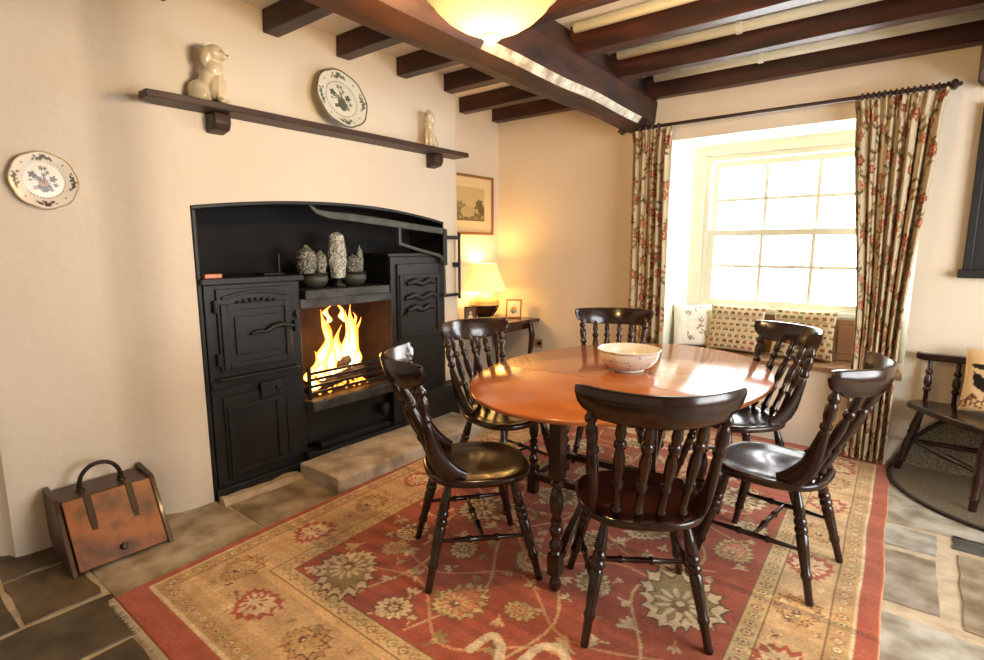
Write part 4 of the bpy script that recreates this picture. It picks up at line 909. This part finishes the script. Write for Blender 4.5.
# ------------------------------------------------------------------ alcove: side table, lamp, frames, picture, socket
t = thing('side_table', 'narrow brown side table with curved legs in the alcove under the picture', 'table', (-3.15, 3.9, 0))
b = MB(); poly = [(-.25, -.47), (.20, -.48), (.235, -.43), (.24, 0), (.262, .40), (.285, .475), (.25, .495), (-.25, .495)]
b.rings([[(x*s, y*s, z) for x, y in poly] for s, z in ((.985, .728), (1, .736), (1, .752), (.99, .757))]).build('tabletop', 'darkred', t, auto=40)
MB().box((-.22, -.43, .655), (.185, .43, .728)).build('apron', 'darkred', t, bevel=.004)
for x, y in ((-.2, -.42), (.2, -.40), (-.2, .42), (.205, .42)):
    s = 1 if x > 0 else -1; g = 1 if y > 0 else -1
    MB().sweep([(x, y, .74), (x+s*.012, y, .68), (x+s*.03, y, .60), (x+s*.018, y, .5), (x, y, .38), (x-s*.01, y, .2), (x, y, .06), (x+s*.03, y, .02), (x+s*.035, y, .001)], [.02, .024, .026, .022, .017, .014, .015, .02, .02], [.02, .024, .026, .022, .017, .014, .015, .02, .02], n=10, side=(0, 1, 0), power=3).build('leg', 'darkred', t, auto=50)
LX, LY = -3.29, 4.06
t = thing('table_lamp', 'lit table lamp with yellow shade and round brown and cream base', 'lamp', (LX, LY, .758))
MB().lathe((0, 0, 0), [(0, .001), (.06, .001), (.066, .01), (.085, .035), (.118, .08), (.137, .12), (.1395, .135)], n=36).build('lamp_base', 'ceramicdk', t, smooth=True)
MB().lathe((0, 0, 0), [(.1395, .136), (.137, .16), (.122, .19), (.095, .215), (.06, .235), (.03, .25), (.022, .262), (0, .264)], n=36).build('lamp_body', 'ceramiclt', t, smooth=True)
MB().turn((0, 0, .262), (0, 0, .34), [(0, .014), (.3, .010), (.3, .016), (1, .014)]).build('socket', 'brass', t, auto=40)
MB().lathe((0, 0, 0), [(.200, .275), (.105, .53), (.102, .53), (.197, .276)], n=44).build('lamp_shade', 'lampshade', t, smooth=True)
MB().lathe((0, 0, .40), [(0, -.05), (.025, -.03), (.032, 0), (.022, .03), (0, .05)], n=16).build('bulb', emis('bulb', (1, .72, .38, 1), 20), t, smooth=True)
def photo(label, loc, rz, w, h, kindm, pic):
    t = thing('photo_frame', label, 'photo frame', loc, 0, 'photo frames on the side table'); t.rotation_euler = (R(-12), 0, rz)
    b = MB(); f = .013; b.box((-w/2, -.006, 0), (-w/2+f, .008, h)); b.box((w/2-f, -.006, 0), (w/2, .008, h)); b.box((-w/2+f, -.006, 0), (w/2-f, .008, f)); b.box((-w/2+f, -.006, h-f), (w/2-f, .008, h)); b.build('frame', kindm, t, bevel=.002)
    n = 40; P = Paint(w, h, w/60, (224, 214, 190)); pic(P, w, h); pos = np.zeros((n, n, 3)); col = np.zeros((n, n, 3))
    for j in range(n):
        for i in range(n): pos[j, i] = (-w/2+f+(w-2*f)*i/(n-1), .0, f+(h-2*f)*j/(n-1)); col[j, i] = P.a[min(P.ny-1, int(j/n*P.ny)), min(P.nx-1, int(i/n*P.nx))]
    gridmesh('photograph', 'paint', n, n, pos, col, t)
    MB().box((-w*.2, .009, .0), (w*.2, .012, h*.8)).build('stand', 'bronze', t)
def pa(P, w, h): P.blob(w*.5, h*.45, w*.22, (196, 120, 90)); P.blob(w*.5, h*.66, w*.12, (222, 180, 150)); P.blob(w*.35, h*.35, w*.12, (110, 130, 90)); P.blob(w*.62, h*.33, w*.13, (120, 160, 180)); P.blob(w*.45, h*.25, w*.1, (80, 100, 120))
def pb(P, w, h): P.rect(0, 0, w, h, (90, 66, 50)); P.blob(w*.5, h*.62, w*.15, (226, 196, 170)); P.blob(w*.5, h*.3, w*.24, (230, 226, 216))
photo('upright photo frame right of the lamp on the side table', (-3.08, 4.235, .758), R(25), .155, .185, 'gold', pa)
photo('small dark photo frame left of the lamp on the side table', (-3.19, 3.72, .758), R(38), .115, .15, 'darkred', pb)
# framed landscape
t = thing('framed_picture', 'gilt-framed landscape print with cream mount above the table lamp', 'picture', (XA+.004, 3.98, 1.56))
b = MB(); W0, W1, H0, H1 = -.335, .335, .0, .555
for (a, c, d, e) in ((W0, W0+.025, H0, H1), (W1-.025, W1, H0, H1), (W0+.025, W1-.025, H0, H0+.025), (W0+.025, W1-.025, H1-.025, H1)): b.box((0, a, d), (.022, c, e))
b.build('frame', 'gold', t, bevel=.004)
MB().box((0, W0+.025, .025), (.008, W1-.025, H1-.025)).build('mount', 'mount', t)
P = Paint(.40, .30, .004, (206, 184, 130))
for i in range(101):
    x = i*.004; P.rect(x, 0, x+.004, .12+.05*math.sin(i*.06+1)+.012*math.sin(i*.5), (150, 132, 88)); P.rect(x, 0, x+.004, .07+.03*math.sin(i*.09), (118, 104, 66))
for i in range(60): P.blob(rr.uniform(0, .4), rr.uniform(.02, .12), .012, rr.choice([(96, 88, 56), (136, 118, 74), (170, 150, 104)]))
P.blob(.32, .14, .05, (110, 98, 64), lobes=7, amp=.2); P.blob(.36, .09, .04, (96, 84, 54)); P.blob(.15, .08, .05, (190, 170, 120), el=2)
n = 60; pos = np.zeros((n, n, 3)); col = np.zeros((n, n, 3))
for j in range(n):
    for i in range(n): pos[j, i] = (.0095, -.20+.40*i/(n-1), .13+.31*j/(n-1)); col[j, i] = P.a[min(P.ny-1, int(j/n*P.ny)), min(P.nx-1, int(i/n*P.nx))]
gridmesh('print', 'paint', n, n, pos, col, t)
t = thing('wall_socket', 'small socket low on the window wall beside the side table leg', 'socket', (-2.895, YW-.001, .50))
MB().box((-.043, -.009, -.043), (.043, 0, .043)).build('plate', 'brass', t, bevel=.003); b = MB(); b.box((-.006, -.026, -.01), (.03, -.0091, .022)); b.build('plug', 'iron', t, bevel=.003)

# ------------------------------------------------------------------ coal box
t = thing('coal_box', 'wooden coal box with sloping lid and arched handle against the left wall', 'coal box', (-2.997, .777, 0), R(-1))
prof_ = [(.205, .0), (-.06, .0), (-.165, .07), (-.192, .30), (-.172, .318), (.0, .300), (.02, .285)]
for y0, y1 in ((-.205, -.183), (.183, .205)):
    MB().prism(prof_, lambda u, v, k: Vector((u, k, v)), y0, y1).build('side_panel', 'boxdark', t, bevel=.004)
MB().prism([(.185, .005), (-.06, .005), (-.155, .07), (-.178, .292), (.0, .287)], lambda u, v, k: Vector((u, k, v)), -.183, .183).build('carcass', 'boxdark', t, bevel=.003)
a = Vector((.02, 0, .288)); c = Vector((.195, 0, .012)); d = (c-a); L = d.length; d.normalize(); nrm = Vector((d.z*-1, 0, d.x)); 
if nrm.x < 0: nrm = -nrm
m4 = Matrix.Translation(a) @ Matrix(((0, d.x, nrm.x), (1, 0, 0), (0, d.z, nrm.z))).to_4x4()
b = MB(); b.box((-.179, .0, -.006), (.179, L, .012), M4=m4); lid = b.build('lid', 'chestnut', t, bevel=.004)
for x in (-.085, .085):
    b = MB(); b.box((x-.014, -.005, .0121), (x+.014, L*.42, .017), M4=m4); b.box((x-.011, L*.42, .0121), (x+.011, L*.5, .016), M4=m4); b.build('strap_hinge', 'bronze', lid, bevel=.002)
b = MB(); b.turn(m4 @ Vector((0, L*.86, .012)), m4 @ Vector((0, L*.86, .032)), [(0, .016), (.3, .012), (.5, .016), (.9, .012), (1, .004)]); b.build('knob', 'bronze', lid, auto=40)
pts = [(-.075, -.085+.085*(1-math.cos(q)), .315+.09*math.sin(q)) for q in np.linspace(0, math.pi, 17)]
b = MB(); b.sweep([(-.075, -.085, .289)]+pts+[(-.075, .085, .275)], [.009]+[.009+.003*math.sin(q) for q in np.linspace(0, math.pi, 17)]+[.009], .010, n=10, side=(1, 0, 0))
for y in (-.085, .085): b.turn((-.075, y, .288), (-.075, y, .318), [(0, .022), (.3, .018), (.4, .013), (1, .012)])
b.build('handle', 'bronze', t, auto=50)

# ------------------------------------------------------------------ ceiling lamp
t = thing('pendant_lamp', 'glowing cream glass bowl lamp hanging in front of the main beam', 'lamp', (-1.33, 1.68, 2.19))
zz = [(0, .03), (.03, .031), (.075, .044), (.125, .066), (.17, .094), (.21, .13), (.235, .165), (.252, .175), (.252, .182), (.232, .178), (.205, .14), (.165, .104), (.12, .076), (.03, .042), (0, .041)]
MB().lathe((0, 0, 0), zz, n=48).build('glass_bowl', 'bowlshade', t, smooth=True)
MB().lathe((0, 0, 0), [(0, 0), (.012, .002), (.02, .012), (.032, .02), (.034, .029), (0, .030)], n=24).build('finial', 'white', t, smooth=True)
MB().turn((0, 0, .042), (0, 0, ZC-2.19), [(0, .006), (.93, .006), (.94, .05), (1, .055)]).build('rod', 'brass', t, auto=40)
MB().lathe((0, 0, .13), [(0, -.05), (.025, -.03), (.03, 0), (.02, .03), (0, .04)], n=16).build('bulb', emis('ceiling_bulb', (1, .68, .34, 1), 40), t, smooth=True)

# ------------------------------------------------------------------ light
def area(name, loc, rot, sx, sy, portal=False, power=0, col=(1, 1, 1)):
    l = bpy.data.lights.new(name, 'AREA'); l.shape = 'RECTANGLE'; l.size = sx; l.size_y = sy; l.energy = power; l.color = col
    if portal: l.cycles.is_portal = True
    o = bpy.data.objects.new(name, l); C.objects.link(o); o.location = loc; o.rotation_euler = rot; return o
area('window_portal', ((FX0+FX1)/2, 4.90, 1.6), (R(-90), 0, 0), 1.3, 1.3, True)
area('window_portal', (XR+.15, 2.3, 1.425), (0, R(90), 0), 1.65, 2.2, True)  # portal for the added right-hand window
def pt(name, loc, e, col, r=.04):
    l = bpy.data.lights.new(name, 'POINT'); l.energy = e; l.color = col; l.shadow_soft_size = r; o = bpy.data.objects.new(name, l); C.objects.link(o); o.location = loc
pt('table_lamp_light', (LX, LY, .758+.47), 10, (1, .56, .17), .05)
pt('table_lamp_light', (LX, LY, .758+.245), 7, (1, .55, .17), .05)
pt('pendant_light', (-1.33, 1.68, 2.36), 48, (1, .66, .32), .05)
pt('pendant_light', (-1.33, 1.68, 2.14), 40, (1, .64, .28), .08)
pt('fire_light', (-3.08, 2.27, .80), 4, (1, .42, .12), .08)
w = bpy.data.worlds.new('daylight'); bpy.context.scene.world = w; w.use_nodes = True
w.node_tree.nodes['Background'].inputs[0].default_value = (.97, .98, 1, 1); w.node_tree.nodes['Background'].inputs[1].default_value = 12.5

# ------------------------------------------------------------------ camera
cam = bpy.data.cameras.new('camera'); cam.lens = 36*540/984; cam.sensor_width = 36; cam.clip_start = .05
co = bpy.data.objects.new('camera', cam); C.objects.link(co); co.location = (0, 0, 1.45); co.rotation_euler = (R(90-8.8), 0, R(38.3))
sc = bpy.context.scene; sc.camera = co
sc.view_settings.view_transform = 'Standard'; sc.view_settings.look = 'None'; sc.view_settings.gamma = 1; sc.view_settings.exposure = .46
try: sc.cycles.max_bounces = 8; sc.cycles.diffuse_bounces = 5; sc.cycles.use_denoising = True
except Exception: pass
